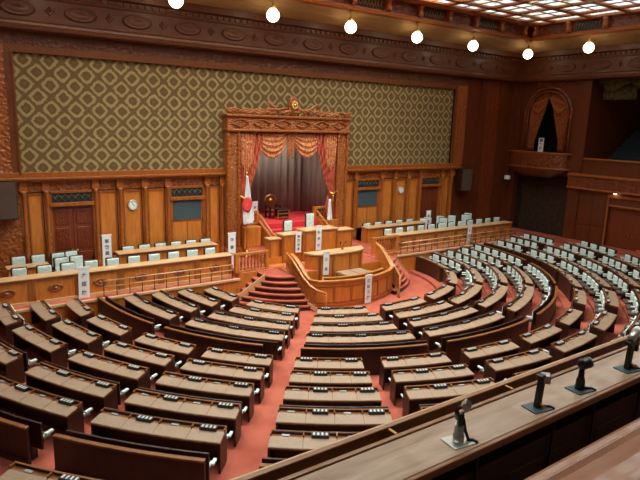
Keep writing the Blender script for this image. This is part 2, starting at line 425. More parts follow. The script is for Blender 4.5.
# dentil row and oval bosses on the frieze
d = MB(); ov = MB(); lz = MB()
x = -16.6
for i in range(120):
    xx = -16.5 + i * .277
    d.box(xx, xx + .15, -.42, -.33, 11.22, 11.34)
for i in range(70):
    yy = -.9 - i * .277
    d.box(XR - .42, XR - .33, yy - .15, yy, 11.22, 11.34)
d.build('dentil', 'topwood', t2)
for i in range(16):
    xx = -15.4 + i * 2.07
    Mx = Matrix.Translation((xx, -.29, 10.72)) @ Matrix.Rotation(PI / 2, 4, 'X') @ Matrix.Diagonal((1.9, .85, 1, 1))
    ov.lathe([(.30, 0), (.30, .05), (.26, .08), (.22, .04), (.18, .05), (.0, .09)], 0, 0, 0, 16, Mx)
    Mx = Matrix.Translation((xx + 1.03, -.29, 10.72)) @ Matrix.Rotation(PI / 2, 4, 'X')
    lz.lathe([(.17, 0), (.12, .05), (.06, .04), (.0, .1)], 0, 0, 0, 4, Mx, smooth=False)
for i in range(10):
    yy = -1.4 - i * 2.07
    Mx = Matrix.Translation((XR - .29, yy, 10.72)) @ Matrix.Rotation(-PI / 2, 4, 'Y') @ Matrix.Diagonal((.85, 1.9, 1, 1))
    ov.lathe([(.30, 0), (.30, .05), (.26, .08), (.22, .04), (.18, .05), (.0, .09)], 0, 0, 0, 16, Mx)
    lz.lathe([(.17, 0), (.12, .05), (.06, .04), (.0, .1)], 0, 0, 0, 4, Matrix.Translation((XR - .29, yy - 1.03, 10.72)) @ Matrix.Rotation(-PI / 2, 4, 'Y'), smooth=False)
ov.build('oval_boss', 'topwood', t2); lz.build('lozenge_boss', 'topwood', t2)
# brackets and grilles above the cove
bk = MB(); gr = MB(); gs = MB()
for i in range(-7, 8):
    xx = i * 2.07
    bk.prism([(xx - .13, -1.95), (xx + .13, -1.95), (xx + .13, -2.16), (xx - .13, -2.16)], 12.36, 12.9)
    bk.lathe([(.1, 0), (.15, .12), (.08, .25), (.15, .4), (.17, .5)], xx, -2.14, 12.38, 8)
    if i < 7 and i % 2:
        gr.box(xx + .3, xx + 1.77, -1.99, -1.94, 12.42, 12.84)
        for k in range(8):
            x0 = xx + .3 + 1.47 * k / 8
            gs.tube([(x0, -2.0, 12.44), (x0 + .09, -2.02, 12.7), (x0 + .18, -2.0, 12.82)], .02, 4)
            gs.tube([(x0 + .18, -2.0, 12.44), (x0 + .07, -2.02, 12.6)], .02, 4)
for i in range(11):
    yy = -2.4 - i * 2.07
    bk.prism([(XR - 2.16, yy - .13), (XR - 1.95, yy - .13), (XR - 1.95, yy + .13), (XR - 2.16, yy + .13)], 12.36, 12.9)
    bk.lathe([(.1, 0), (.15, .12), (.08, .25), (.15, .4), (.17, .5)], XR - 2.14, yy, 12.38, 8)
    if i % 2:
        gr.box(XR - 1.99, XR - 1.94, yy - 1.77, yy - .3, 12.42, 12.84)
        for k in range(8):
            y0 = yy - .3 - 1.47 * k / 8
            gs.tube([(XR - 2.0, y0, 12.44), (XR - 2.02, y0 - .09, 12.7), (XR - 2.0, y0 - .18, 12.82)], .02, 4)
bk.build('bracket', 'oak_trim', t5); gr.build('vent_backing', 'grille', t5); gs.build('vent_scrollwork', 'brass', t5)

# ceiling: beams and stained-glass skylight
cs = MB()
cs.box(XL, XR, YREAR, 0, 13.3, 13.5)
ceiling = struct(cs.build('ceiling', 'mahog'))
bx_ = MB()
# perimeter frame
X1 = 14.95; Y1 = -2.25; G = 2.07
def beam(x0, x1, y0, y1, z0=12.93, z1=13.2): bx_.box(x0, x1, y0, y1, z0, z1)
beam(-XR + 1.9, XR - 1.9, -2.5, -1.9, 12.9, 13.3); beam(X1 - .1, XR - 1.9, YREAR, -2.5, 12.9, 13.3); beam(-XR + 1.9, -X1 + .1, YREAR, -2.5, 12.9, 13.3)
ys = [-2.5, -3.6] + [-3.6 - G * (i + 1) for i in range(10)]
xs = [-X1 + .1, -13.8] + [-13.8 + 2.07 * 13.8 / 14.49 * 1.0 * (i + 1) for i in range(0)]
NX = 13; gx = 27.6 / NX
xs = [-13.8 + gx * i for i in range(NX + 1)]
for x in xs: beam(x - .16, x + .16, YREAR, -2.4)
for y in ys[1:]: beam(-X1, X1, y - .16, y + .16)
beam(-X1, X1, -2.75, -2.4)
bx_.build('ceiling_beam', 'oak_trim', ceiling, bevel=.02)
tb = MB()
for x in xs[:-1]:
    xx = x + gx / 2; tb.box(xx - .025, xx + .025, ys[-1], -2.75, 12.98, 13.03)
for y in ys[1:-1]:
    yy = y - G / 2; tb.box(-13.8, 13.8, yy - .03, yy + .03, 12.98, 13.03)
tb.build('glazing_bar', 'oak_trim', ceiling)
sk = MB(); sk.box(-X1, X1, ys[-1], -2.5, 13.03, 13.06)
win = struct(sk.build('window_1', 'skyglass'))

# right wall with box-seat alcove, under-box passage, gallery opening and door
wr = MB()
W = .35
def rw(y0, y1, z0, z1): wr.box(XR, XR + W, y0, y1, z0, z1)
rw(-.45, .3, -.3, TOPZ)                                  # corner
rw(-4.5, -.45, 4.4, 5.75); rw(-4.5, -3.7, 5.75, TOPZ); rw(-1.1, -.45, 5.75, TOPZ)
rw(-3.7, -1.1, 9.4, TOPZ)
rw(-5.05, -4.5, -.3, TOPZ)
rw(YREAR, -5.05, 10.55, TOPZ)
rw(-6.85, -5.05, -.3, 3.9); rw(-9.6, -6.85, 3.1, 3.9); rw(YREAR, -9.6, -.3, 3.9)
wall_right = struct(wr.build('wall_right', 'mahog'))
# arch fill over the alcove
af = MB(); poly = [(-3.7, 9.4)] + [(-2.4 - 1.3 * math.cos(PI * i / 16), 8.05 + 1.3 * math.sin(PI * i / 16)) for i in range(17)] + [(-1.1, 9.4)]
n = len(poly); vs = [(XR - .02, y, z) for y, z in poly] + [(XR + W, y, z) for y, z in poly]
af.add(vs, [tuple(range(n)), tuple(range(2 * n - 1, n - 1, -1))] + [(i, n + i, n + (i + 1) % n, (i + 1) % n) for i in range(n)])
af.build('arch_spandrel', 'mahog', wall_right)
am = MB(); 
for rr_, tk in ((1.36, .07), (1.56, .1)):
    pts = [(XR - .06, -2.4 - rr_, 5.8)] + [(XR - .06, -2.4 - rr_ * math.cos(PI * i / 16), 8.05 + rr_ * math.sin(PI * i / 16)) for i in range(17)] + [(XR - .06, -2.4 + rr_, 5.8)]
    am.tube(pts, tk, 6)
am.build('arch_moulding', 'mahog_carved', wall_right)
rc = MB(); rc.box(XR - .1, XR, -5.05, -4.35, .0, 9.95); rc.box(XR - .1, XR, -.45, 0, .1, 9.95); rc.build('pilaster', 'mahog', wall_right)
rc = MB(); rc.box(XR - .04, XR, -3.4, -1.4, 9.7, 10.0); rc.build('carved_panel', 'mahog_carved', wall_right)
# panelling low right
rp = MB()
for y0, y1 in ((-5.9, -5.2), (-6.7, -6.0)):
    for z0, z1 in ((.5, 1.6), (1.75, 3.3)): rp.box(XR - .04, XR, y0, y1, z0, z1)
rp.build('panel_moulding', 'mahog', wall_right, bevel=.02)
# alcove behind the box
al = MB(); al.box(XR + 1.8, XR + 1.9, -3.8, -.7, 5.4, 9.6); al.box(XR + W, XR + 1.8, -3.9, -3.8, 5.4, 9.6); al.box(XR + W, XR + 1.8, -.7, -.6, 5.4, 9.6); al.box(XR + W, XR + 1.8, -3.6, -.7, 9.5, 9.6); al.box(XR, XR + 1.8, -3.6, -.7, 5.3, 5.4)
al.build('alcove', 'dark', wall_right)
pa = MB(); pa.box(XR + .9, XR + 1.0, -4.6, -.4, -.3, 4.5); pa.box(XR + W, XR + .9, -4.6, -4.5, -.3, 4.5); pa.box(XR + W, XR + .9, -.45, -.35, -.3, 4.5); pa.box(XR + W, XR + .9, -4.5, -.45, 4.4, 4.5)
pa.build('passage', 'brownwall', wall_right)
# gallery structure
ga = MB(); ga.box(XR - .02, XR + .15, YREAR, -5.05, 4.62, 5.55); ga.build('gallery_parapet', 'mahog', wall_right)
ga = MB(); ga.box(XR - .45, XR + .2, YREAR, -4.4, 4.55, 4.68); ga.box(XR - .12, XR + .25, YREAR, -5.05, 5.5, 5.6); ga.box(XR - .4, XR, YREAR, -4.4, 3.8, 3.9); ga.build('gallery_ledge', 'oak_trim', wall_right, bevel=.02)
ga = MB(); ga.box(XR - .34, XR, YREAR, -4.4, 3.9, 4.55); ga.build('gallery_fascia', 'mahog_carved', wall_right)
ga = MB(); ga.box(XR + W, XR + 7, YREAR, -5.0, 4.3, 4.5); ga.box(XR + 7, XR + 7.1, YREAR, -5.0, 4.3, 11.0); ga.box(XR + W, XR + 7, -5.05, -4.95, 4.3, 11.0); ga.box(XR + W, XR + 7, YREAR, -5.0, 10.9, 11.0)
ga.build('gallery_room', 'mahog', wall_right)
struct(wall_right)
for i in range(6):
    tr = MB(); x0 = XR + 1.6 + .85 * i; z1 = 5.45 + .52 * i; ye = -5.4
    tr.box(x0, x0 + .86, YREAR, ye, 4.5, z1); tr.box(x0 + .3, x0 + .7, YREAR, ye - .02, z1, z1 + .25)
    tag(tr.build('gallery_tier', 'tiers'), 'dark cloth gallery seating tier behind the right parapet, %s step up' % ORD[i], 'seating tier', 'gallery tiers')
# olive curtain valance high in the gallery
def drape_sheet(fn, name, material, parent, nu=40, nv=10, solid=.03):
    mb = MB(); mb.sheet(fn, nu, nv); return mb.build(name, material, parent, solid=solid)
gc = thing('gallery_curtain', 'olive green curtain swag hanging high in the right gallery opening', 'curtain', (XR + .6, -5.5, 10.55))
drape_sheet(lambda u, v: (.06 * math.sin(u * 50), -.1 - u * 5.4 + .6, .3 - v * (1.1 + .45 * math.sin(u * PI * 3) ** 2 * 1.0)), 'valance', 'green_drape', gc, 90, 8)
drape_sheet(lambda u, v: (.3 + .06 * math.sin(u * 40), .3 - u * 1.9, -.9 - v * .75), 'curtain_tail', 'green_drape', gc, 40, 5)
# right wall door
dr = bpy.data.objects.new('door_5', None); COL.objects.link(dr); dr.location = (XR, -8.2, .4); struct(dr)
f = MB(); f.box(-.1, 0, -1.5, -1.4, -.3, 3.3); f.box(-.1, 0, 1.3, 1.4, -.3, 3.3); f.box(-.12, 0, -1.5, 1.4, 3.1, 3.3); f.box(-.08, .02, -1.4, 1.3, 2.6, 2.7); f.build('door_frame', 'oak_trim', dr, bevel=.01)
f = MB(); f.box(.04, .08, -1.4, 1.35, 2.7, 3.1); f.build('transom', 'grille', dr)
for s in (-1, 1):
    f = MB(); a, bb = sorted((.0, 1.38 * s)); f.box(.2, .26, a, bb, -.3, 2.65); lf = f.build('door_leaf', 'doorplain', dr)
    f = MB(); f.lathe([(.02, 0), (.05, .02), (.05, .05), (0, .07)], 0, 0, 0, 8, Matrix.Translation((.2, .1 * s, 1.05)) @ Matrix.Rotation(-PI / 2, 4, 'Y')); f.build('door_handle', 'brass', lf)
dl = thing('recessed_light', 'small lit oval lamp under the right gallery ledge', 'light', (XR - .22, -7.25, 3.8))
f = MB(); f.lathe([(.14, -.03), (.14, 0)], n=14); f.build('lamp_ring', 'brass', dl)
f = MB(); f.lathe([(0, -.07), (.08, -.06), (.115, -.02)], n=14); f.build('lens', 'smallbulb', dl)

# left and rear walls (behind / beside the camera)
wl = MB(); wl.box(XL - .3, XL, YREAR, .3, -.3, TOPZ); struct(wl.build('wall_left', 'mahog'))
wq = MB(); wq.box(XL, XR, YREAR - .3, YREAR, -.3, TOPZ); struct(wq.build('wall_rear', 'mahog'))
wq = MB(); wq.box(XL, XR, YB - .1, YB, -.3, 5.1); struct(wq.build('wall_gallery_front', 'mahog'))
wq = MB(); wq.box(XL, XR, YREAR, YB - .1, 4.9, 5.1); g_floor = struct(wq.build('trim_6', 'mahog'))

# ------------------------------------------------------------------ dais
DZ = .8
da = MB()
da.box(XL, -4.3, -3.5, -.0, -.25, DZ); da.box(4.3, 13.9, -3.5, -.0, -.25, DZ)
dais = struct(da.build('trim_7', 'oak'))
dc = MB(); dc.box(XL, -4.3, -3.42, 0, DZ, DZ + .02); dc.box(4.3, 13.8, -3.42, 0, DZ, DZ + .02); dc.build('dais_carpet', 'carpet', dais)
dc = MB(); dc.box(XL, -4.3, -3.56, -3.44, DZ - .06, DZ + .03); dc.box(4.3, 13.95, -3.56, -3.44, DZ - .06, DZ + .03); dc.build('dais_nosing', 'oak_pale', dais, bevel=.01)
dc = MB(); dc.prism([(-4.3, 0), (-4.3, -3.5), (-2.4, -3.5), (-2.4, -4.6), (2.4, -4.6), (2.4, -3.5), (4.3, -3.5), (4.3, 0)], -.25, 1.0); dc.box(-2.6, 2.75, -2.75, .25, 1.0, 1.3)
mid = struct(dc.build('trim_8', 'oak'))
dc = MB(); dc.box(-4.28, 4.28, -3.5, -3.2, 1.0, 1.02); dc.box(-2.38, 2.38, -4.58, -3.5, 1.0, 1.02); dc.box(-4.28, -2.6, -3.2, 0, 1.0, 1.02); dc.box(2.75, 4.28, -3.2, 0, 1.0, 1.02); dc.box(-2.55, 2.7, -2.5, .0, 1.3, 1.32); dc.build('platform_carpet', 'carpet', mid)

# metal rail along the dais edge
def metal_rail(x0, x1, yfun, label):
    root = thing('metal_railing', label, 'railing', ((x0 + x1) / 2, -3.45, DZ), group='dais edge railings')
    ox = (x0 + x1) / 2; n = int(abs(x1 - x0) / .42)
    p = MB()
    for i in range(n + 1):
        x = x0 + (x1 - x0) * i / n
        p2 = MB(); p2.tube([(x - ox, 0, 0.0), (x - ox, 0, .62)], .016, 6); p2.build('post', 'desk', root)
    for z in (.62, .40):
        p.tube([(x0 - ox, 0, z), (x1 - ox, 0, z)], .022, 6)
    p.build('handrail', 'oak_pale', root)
metal_rail(-9.6, -4.6, None, 'slim metal railing with pale handrails edging the left ministers platform')
metal_rail(4.6, 13.6, None, 'slim metal railing with pale handrails edging the right ministers platform')

BAL = [(.045, 0), (.045, .05), (.025, .08), (.05, .2), (.055, .3), (.03, .42), (.022, .5), (.04, .56), (.045, .6)]
def balustrade(x0, x1, y, z, label, h=.8):
    root = thing('balustrade', label, 'balustrade', ((x0 + x1) / 2, y, z), group='turned wooden balustrades')
    ox = (x0 + x1) / 2; n = int((x1 - x0) / .15)
    for i in range(n):
        x = x0 + (i + .5) * (x1 - x0) / n - ox
        b2 = MB(); b2.lathe([(r, zz * (h - .2) / .6 + .08) for r, zz in BAL], x, 0, 0, 8); b2.build('baluster', 'baluster', root)
    b2 = MB(); b2.box(x0 - ox, x1 - ox, -.09, .09, h - .12, h); b2.build('top_rail', 'rail', root, bevel=.02)
    b2 = MB(); b2.box(x0 - ox, x1 - ox, -.08, .08, 0, .08); b2.build('bottom_rail', 'rail', root, bevel=.01)
    for x in (x0, x1):
        b2 = MB(); b2.box(x - ox - .07, x - ox + .07, -.1, .1, 0, h); b2.build('end_post', 'oak', root, bevel=.01)
balustrade(-4.35, -2.95, -3.3, 1.02, 'turned wooden balustrade at the top of the left curved stairs')
balustrade(2.95, 4.4, -3.3, 1.02, 'turned wooden balustrade at the top of the right curved stairs')

# ministers' long desks
def long_desk(x0, x1, y, ztop, label, z0=DZ + .02, depth=.45, bays=True):
    root = thing('long_desk', label, 'desk', ((x0 + x1) / 2, y, z0)); ox = (x0 + x1) / 2; h = ztop - z0
    b2 = MB(); b2.box(x0 - ox, x1 - ox, -.03, .03, 0, h - .05); b2.box(x0 - ox, x0 - ox + .05, 0, depth, 0, h - .05); b2.box(x1 - ox - .05, x1 - ox, 0, depth, 0, h - .05); b2.build('front_panel', 'oak', root)
    b2 = MB(); b2.box(x0 - ox - .05, x1 - ox + .05, -.1, depth, h - .05, h); b2.build('desktop', 'oak_pale', root, bevel=.015)
    if bays:
        n = max(1, int(round((x1 - x0) / 1.57)))
        for i in range(n + 1):
            x = x0 - ox + (x1 - x0) * i / n
            b2 = MB(); b2.box(max(x - .12, x0 - ox), min(x + .12, x1 - ox), -.07, -.03, 0, h - .05); b2.build('stile', 'oak_trim', root, bevel=.01)
            if i < n:
                xc = x + (x1 - x0) / n / 2
                b2 = MB(); Mx = Matrix.Translation((xc, -.03, h * .52)) @ Matrix.Rotation(PI / 2, 4, 'X') @ Matrix.Diagonal((1.5, .8, 1, 1))
                b2.lathe([(.17, 0), (.17, .03), (.13, .05), (.1, .02), (.05, .03), (.0, .07)], 0, 0, 0, 14, Mx); b2.build('oval_boss', 'carved', root)
        b2 = MB(); b2.box(x0 - ox, x1 - ox, -.1, -.03, 0, .1); b2.build('base_strip', 'oak_pale', root)
        b2 = MB(); b2.box(x0 - ox, x1 - ox, -.06, -.03, h - .15, h - .05); b2.build('base_moulding', 'oak_trim', root)
    return root
long_desk(-13.3, -4.45, -3.02, 1.74, 'long front desk with oval carvings on the left side of the platform')
long_desk(4.25, 13.7, -3.02, 1.74, 'long front desk on the right side of the platform', bays=True)
long_desk(-8.45, -4.35, -1.35, 1.86, 'shorter rear desk with pale top behind the left front desk', bays=False, depth=.5)
long_desk(4.15, 8.3, -1.35, 1.86, 'shorter rear desk with pale top behind the right front desk', bays=False, depth=.5)
long_desk(-12.3, -11.0, -1.2, 1.70, 'small plain wooden desk by the dark double door, far left', bays=False, depth=.4)

# platform chairs (face the hall)
def make_platform_chair():
    root = thing('platform_chair', '', 'chair', (0, 0, 0))
    b2 = MB(); b2.box(-.26, .26, .16, .24, .3, 1.12); b2.build('backrest', 'desk', root, bevel=.04)
    b2 = MB(); b2.box(-.225, .225, .09, .17, .44, 1.09); b2.build('back_cushion', 'pale', root, bevel=.035)
    b2 = MB(); b2.box(-.24, .24, -.26, .16, .38, .48); b2.build('seat', 'pale', root, bevel=.03)
    for s in (-1, 1):
        b2 = MB(); a, bb = sorted((.25 * s, .3 * s)); b2.box(a, bb, -.2, .2, .6, .65); b2.box(a, bb, -.18, -.13, .4, .6); b2.build('armrest', 'desk', root, bevel=.01)
        for yy in (-.2, .2):
            b2 = MB(); b2.box(.2 * s - .02, .2 * s + .02, yy - .02, yy + .02, 0, .38); b2.build('leg', 'desk', root)
    return root
pc = make_platform_chair(); used = False
def pchair(x, y, z, rz, label, group):
    global used
    o = pc if not used else copy_tree(pc); used = True
    o.location = (x, y, z); o.rotation_euler = (0, 0, rz); o['label'] = label; o['group'] = group
for i in range(12):
    x = -12.07 + .783 * i
    if i < 11 and x < -4.6: pchair(x, -2.38, DZ + .02, random.uniform(-.08, .08), 'pale covered chair behind the left front platform desk, %s from the left' % ORD[i], 'chairs at the left front platform desk')
for i in range(12):
    x = 4.75 + .783 * i
    pchair(x, -2.38, DZ + .02, random.uniform(-.08, .08), 'pale covered chair behind the right front platform desk, %s from the left' % ORD[i], 'chairs at the right front platform desk')
for i in range(6):
    pchair(-7.86 + .68 * i, -.62, DZ + .02, 0, 'pale covered chair behind the left rear platform desk, %s from the left' % ORD[i], 'chairs at the left rear desk')
for i in range(5):
    pchair(4.8 + .78 * i, -.62, DZ + .02, 0, 'pale covered chair behind the right rear platform desk, %s from the left' % ORD[i], 'chairs at the right rear desk')
for i, (x, y) in enumerate([(-11.87, -.6), (-11.2, -.6), (-10.5, -.6), (-10.0, -.5)]):
    pchair(x, y, DZ + .02, .05 * i, 'spare pale chair along the far left wall, %s from the left' % ORD[i], 'spare chairs at the far left')
for i, (x, y) in enumerate([(-10.55, -1.45), (-10.0, -1.4)]):
    pchair(x, y, DZ + .02, .1, 'spare pale chair before the dark left door, %s of two' % ('left' if i == 0 else 'right'), 'spare chairs at the far left')
for i, (x, y, rz) in enumerate([(8.75, -.8, -.9), (9.3, -.6, -.6), (10.0, -1.1, -1.0), (10.45, -.5, -.7), (11.2, -.7, -.8), (12.2, -.9, -.6), (12.85, -.5, -.9)]):
    pchair(x, y, DZ + .02, rz, 'spare pale chair turned sideways at the right platform, %s from the left' % ORD[i], 'spare turned chairs at the right')

# ------------------------------------------------------------------ curved stairs
def curve3(p0, pm, p1, n=12):
    out = []
    # circle-like quadratic through three points
    cx = 2 * pm[0] - (p0[0] + p1[0]) / 2; cy = 2 * pm[1] - (p0[1] + p1[1]) / 2
    for i in range(n + 1):
        t = i / n; out.append(((1 - t) ** 2 * p0[0] + 2 * t * (1 - t) * cx + t * t * p1[0], (1 - t) ** 2 * p0[1] + 2 * t * (1 - t) * cy + t * t * p1[1]))
    return out
ST = [((-4.72, -3.80), (-3.6, -5.12), (-2.09, -5.86)), ((-4.52, -3.72), (-3.6, -4.98), (-2.30, -5.67)), ((-4.25, -3.80), (-3.5, -4.9), (-2.42, -5.50)),
      ((-4.0, -3.92), (-3.38, -4.82), (-2.48, -5.31)), ((-3.75, -4.04), (-3.25, -4.72), (-2.5, -5.09)), ((-3.5, -4.17), (-3.1, -4.62), (-2.5, -4.85))]
for sgn, nm in ((-1, 'left'), (1, 'right')):
    root = bpy.data.objects.new('trim_9' if sgn < 0 else 'trim_10', None); COL.objects.link(root); root.location = (3.2 * sgn, -3.6, -.2); struct(root)
    for i, (a, mm, c) in enumerate(ST):
        z = -.2 + .2 * (i + 1)
        cv = curve3(a, mm, c); poly = cv + [(c[0], -3.45), (a[0], -3.45)] if True else cv
        if i == 0: pass
        poly = [(-sgn * x, y) for x, y in poly]
        b2 = MB(); b2.prism(poly, -.22, z - .035); b2.build('riser', 'mahog' if False else 'desk', root, shift=root.location)
        cvo = [(x - .03 * 0, y) for x, y in cv]
        b2 = MB(); po = []
        for (x, y) in cv:
            dx, dy = x + 2.9, y + 3.0; L = math.hypot(dx, dy) or 1; po.append((x + dx / L * .035, y + dy / L * .035))
        po[-1] = (po[-1][0], po[-1][1])
        poly = [(-sgn * x, y) for x, y in po + [(c[0], -3.45), (a[0], -3.45)]]
        b2.prism(poly, z - .06, z); b2.build('tread', 'carpet', root, bevel=.012, shift=root.location)
    b2 = MB(); b2.wallstrip([(-sgn * x - 3.2 * sgn, y + 3.6) for x, y in ((-4.95, -3.62), (-4.75, -3.76), (-3.52, -4.2))], .09, [0, 0, .9], [.12, .28, 1.27]); b2.build('stringer', 'oak_pale', root)

# ------------------------------------------------------------------ stenographers' enclosure
def rim_path(n=24):
    pts = []
    side = [(-2.30, -4.25, 1.78), (-2.29, -4.6, 1.66), (-2.27, -4.95, 1.42), (-2.25, -5.25, 1.15), (-2.2, -5.5, .98)]
    pts += side
    for i in range(1, n):
        t = i / n; x = -2.2 + 4.4 * t; pts.append((x, -5.5 - .62 * (1 - (x / 2.2) ** 2) , .90 if .06 < t < .94 else .93))
    pts += [(-x, y, z) for x, y, z in side[::-1]]
    return pts
RP = rim_path()
enc = thing('curved_enclosure', 'curved wooden enclosure around the stenographers in front of the rostrum', 'enclosure', (0, -5.0, -.2))
def pr(p): return (p[0], p[1] + 5.0)
b2 = MB(); b2.wallstrip([pr(p) for p in RP], .08, [0] * len(RP), [p[2] + .2 - .03 for p in RP]); b2.build('curved_panel', 'oak', enc)
b2 = MB(); b2.wallstrip([pr(p) for p in RP], .17, [p[2] + .2 - .05 for p in RP], [p[2] + .2 + .03 for p in RP]); b2.build('rim', 'rail', enc, bevel=.015)
b2 = MB(); b2.wallstrip([pr(p) for p in RP], .15, [0] * len(RP), [.14] * len(RP)); b2.wallstrip([pr(p) for p in RP], .11, [.2] * len(RP), [.25] * len(RP)); b2.wallstrip([pr(p) for p in RP[4:-4]], .11, [.86] * (len(RP) - 8), [.9] * (len(RP) - 8)); b2.build('base_moulding', 'oak_trim', enc)
for i in range(5, len(RP) - 5, 2):
    p = RP[i]; b2 = MB(); ang = math.atan2(RP[i + 1][1] - RP[i - 1][1], RP[i + 1][0] - RP[i - 1][0])
    if (i - 5) % 4 == 0:
        b2.box(-.05, .05, -.065, .0, .25, .86, Matrix.Translation((p[0], p[1] + 5, 0)) @ Matrix.Rotation(ang, 4, 'Z')); b2.build('stile', 'oak_trim', enc)
# inner rail
b2 = MB(); IP = [(x, -5.28 - .5 * (1 - (x / 2) ** 2) + 5) for x in [-1.5 + 3.2 * i / 12 for i in range(13)]]
b2.wallstrip(IP, .14, [1.12] * 13, [1.17] * 13); b2.wallstrip(IP, .05, [.4] * 13, [1.12] * 13); b2.build('inner_shelf', 'rail', enc)
# floor of the enclosure
b2 = MB(); b2.prism([pr(p) for p in RP[4:-4]] + [(2.2, .6), (-2.2, .6)], .0, .06); b2.build('enclosure_floor', 'carpet', enc)

# stair rails: handrail + string + balusters outside each flank
for sgn, nm in ((-1, 'left'), (1, 'right')):
    path = [(-2.42, -4.05, 1.78), (-2.43, -4.5, 1.62), (-2.42, -4.9, 1.36), (-2.40, -5.3, 1.05), (-2.33, -5.7, .80), (-2.2, -6.05, .66), (-1.95, -6.3, .58)]
    root = thing('stair_railing', 'swept wooden stair railing with balusters on the %s side of the enclosure' % nm, 'railing', (sgn * 2.4, -5.0, -.2), group='swept stair railings')
    P = [Vector((-sgn * x - sgn * 2.4, y + 5.0, z + .2)) for x, y, z in path]
    b2 = MB(); b2.tube(P, .05, 8); b2.build('handrail', 'rail', root)
    b2 = MB(); zl = [q.z - .75 for q in P[:-1]]; zl = [max(.0, z) for z in zl]
    b2.wallstrip([(q.x, q.y) for q in P[:-1]], .08, [max(0, z - .15) for z in zl], [z + .05 for z in zl]); b2.build('string', 'oak_pale', root)
    for k in range(len(P) - 2):
        for t in (.1, .35, .6, .85):
            q = P[k].lerp(P[k + 1], t); zb = max(0, q.z - .75) + .05; h = q.z - zb
            b2 = MB(); b2.lathe([(r * .7, zb + zz * h / .6) for r, zz in BAL], q.x, q.y, 0, 6); b2.build('baluster', 'baluster', root)
    b2 = MB(); q = P[-1]; b2.lathe([(.06, 0), (.06, .1), (.035, .15), (.04, q.z)], q.x, q.y, 0, 8); b2.build('newel_post', 'oak_trim', root)

# speaking podium
pod = thing('podium', 'wide curved speaking podium with pale top behind the stenographers', 'podium', (0, -4.3, -.0))
PP = [(-1.5, .25), (-1.3, -.2), (-.85, -.36), (0, -.42), (.85, -.36), (1.3, -.2), (1.5, .25)]
b2 = MB(); b2.prism(PP, .0, 1.64); b2.build('body', 'oak', pod, bevel=.01)
b2 = MB(); b2.prism([(x * 1.04, y * 1.12) for x, y in PP], 1.64, 1.72); b2.build('top', 'oak_pale', pod, bevel=.015)
b2 = MB(); b2.prism([(-.75, -.3), (.75, -.3), (.6, .15), (-.6, .15)], 1.72, 1.745); b2.build('cloth_mat', 'oak_pale', pod)
for x in (-1.1, -.45, .45, 1.1):
    b2 = MB(); yy = -.42 + .12 * (abs(x) / 1.3) ** 2 * 1.7; b2.box(x - .05, x + .05, yy - .03, yy + .05, .1, 1.62); b2.build('stile', 'oak_trim', pod)
mic = thing('desk_microphones', 'pair of black gooseneck microphones on the speaking podium', 'microphone', (.25, -4.35, 1.745))
b2 = MB(); b2.lathe([(.07, 0), (.07, .02), (.02, .03)], n=10); b2.build('base', 'black', mic)
for s in (-1, 1):
    b2 = MB(); b2.tube([(0, 0, .02), (.1 * s, .02, .2), (.14 * s, -.04, .3)], .012, 6); b2.build('gooseneck', 'black', mic)
    b2 = MB(); b2.lathe([(.0, 0), (.03, .01), (.03, .07), (0, .09)], .14 * s, -.05, .27, 8); b2.build('microphone_head', 'black', mic)

# stenographers' table
stt = thing('stenographers_table', 'table with two tan leaves inside the curved enclosure', 'table', (.3, -5.2, -.14))
b2 = MB(); b2.box(-.65, -.02, -.5, .42, 1.02, 1.06); b2.build('tabletop', 'tan', stt, bevel=.01)
b2 = MB(); b2.box(.02, .65, -.5, .42, 1.02, 1.06); b2.build('tabletop', 'tan', stt, bevel=.01)
b2 = MB(); b2.box(-.68, .68, -.52, .44, .96, 1.02); b2.build('apron', 'rail', stt)
for x in (-.62, .62):
    for y in (-.46, .38):
        b2 = MB(); b2.box(x - .03, x + .03, y - .03, y + .03, 0, .96); b2.build('leg', 'oak_trim', stt)
for k, (x, y, rz) in enumerate(((-1.25, -5.05, .9), (1.45, -5.0, -.8))):
    root = thing('slatted_bench', 'small slatted wooden bench %s the stenographers table' % ('left of' if k == 0 else 'right of'), 'bench', (x, y, -.14), rz, 'benches in the enclosure')
    b2 = MB()
    for i in range(6): b2.box(-.4 + i * .14, -.33 + i * .14, -.03, .0, .45, .85)
    b2.build('slats', 'baluster', root)
    b2 = MB(); b2.box(-.44, .44, -.05, .03, .85, .9); b2.build('top_rail', 'rail', root)
    b2 = MB(); b2.box(-.44, .44, -.35, 0, .42, .47); b2.build('seat', 'oak_trim', root)
    for x2 in (-.4, .4):
        b2 = MB(); b2.box(x2 - .03, x2 + .03, -.33, 0, 0, .42); b2.build('leg', 'oak_trim', root)

# president's high desk
pd = thing('presiding_desk', 'high stepped presiding desk of honey oak behind the podium', 'desk', (.05, -2.8, 1.02))
def seg(x0, x1, y0, y1, z, nm):
    b2 = MB(); b2.box(x0, x1, y0, y1, 0, z - .06); b2.build(nm, 'oak', pd, bevel=.01)
    b2 = MB(); b2.box(x0 - .04, x1 + .04, y0 - .06, y1, z - .06, z); b2.build('desktop', 'oak_pale', pd, bevel=.01)
    b2 = MB(); b2.box(x0, x1, y0 - .03, y0, 0, .12); b2.box(x0, x0 + .07, y0 - .03, y0, .12, z - .08); b2.box(x1 - .07, x1, y0 - .03, y0, .12, z - .08); b2.build('stile', 'oak_trim', pd)
seg(-1.9, -.88, .0, .55, 1.27, 'left_wing'); seg(-.88, .92, -.18, .5, 1.4, 'centre_section'); seg(.92, 1.95, 0, .55, 1.24, 'right_wing')
seg(-2.52, -1.98, .1, .5, 1.12, 'pedestal'); 
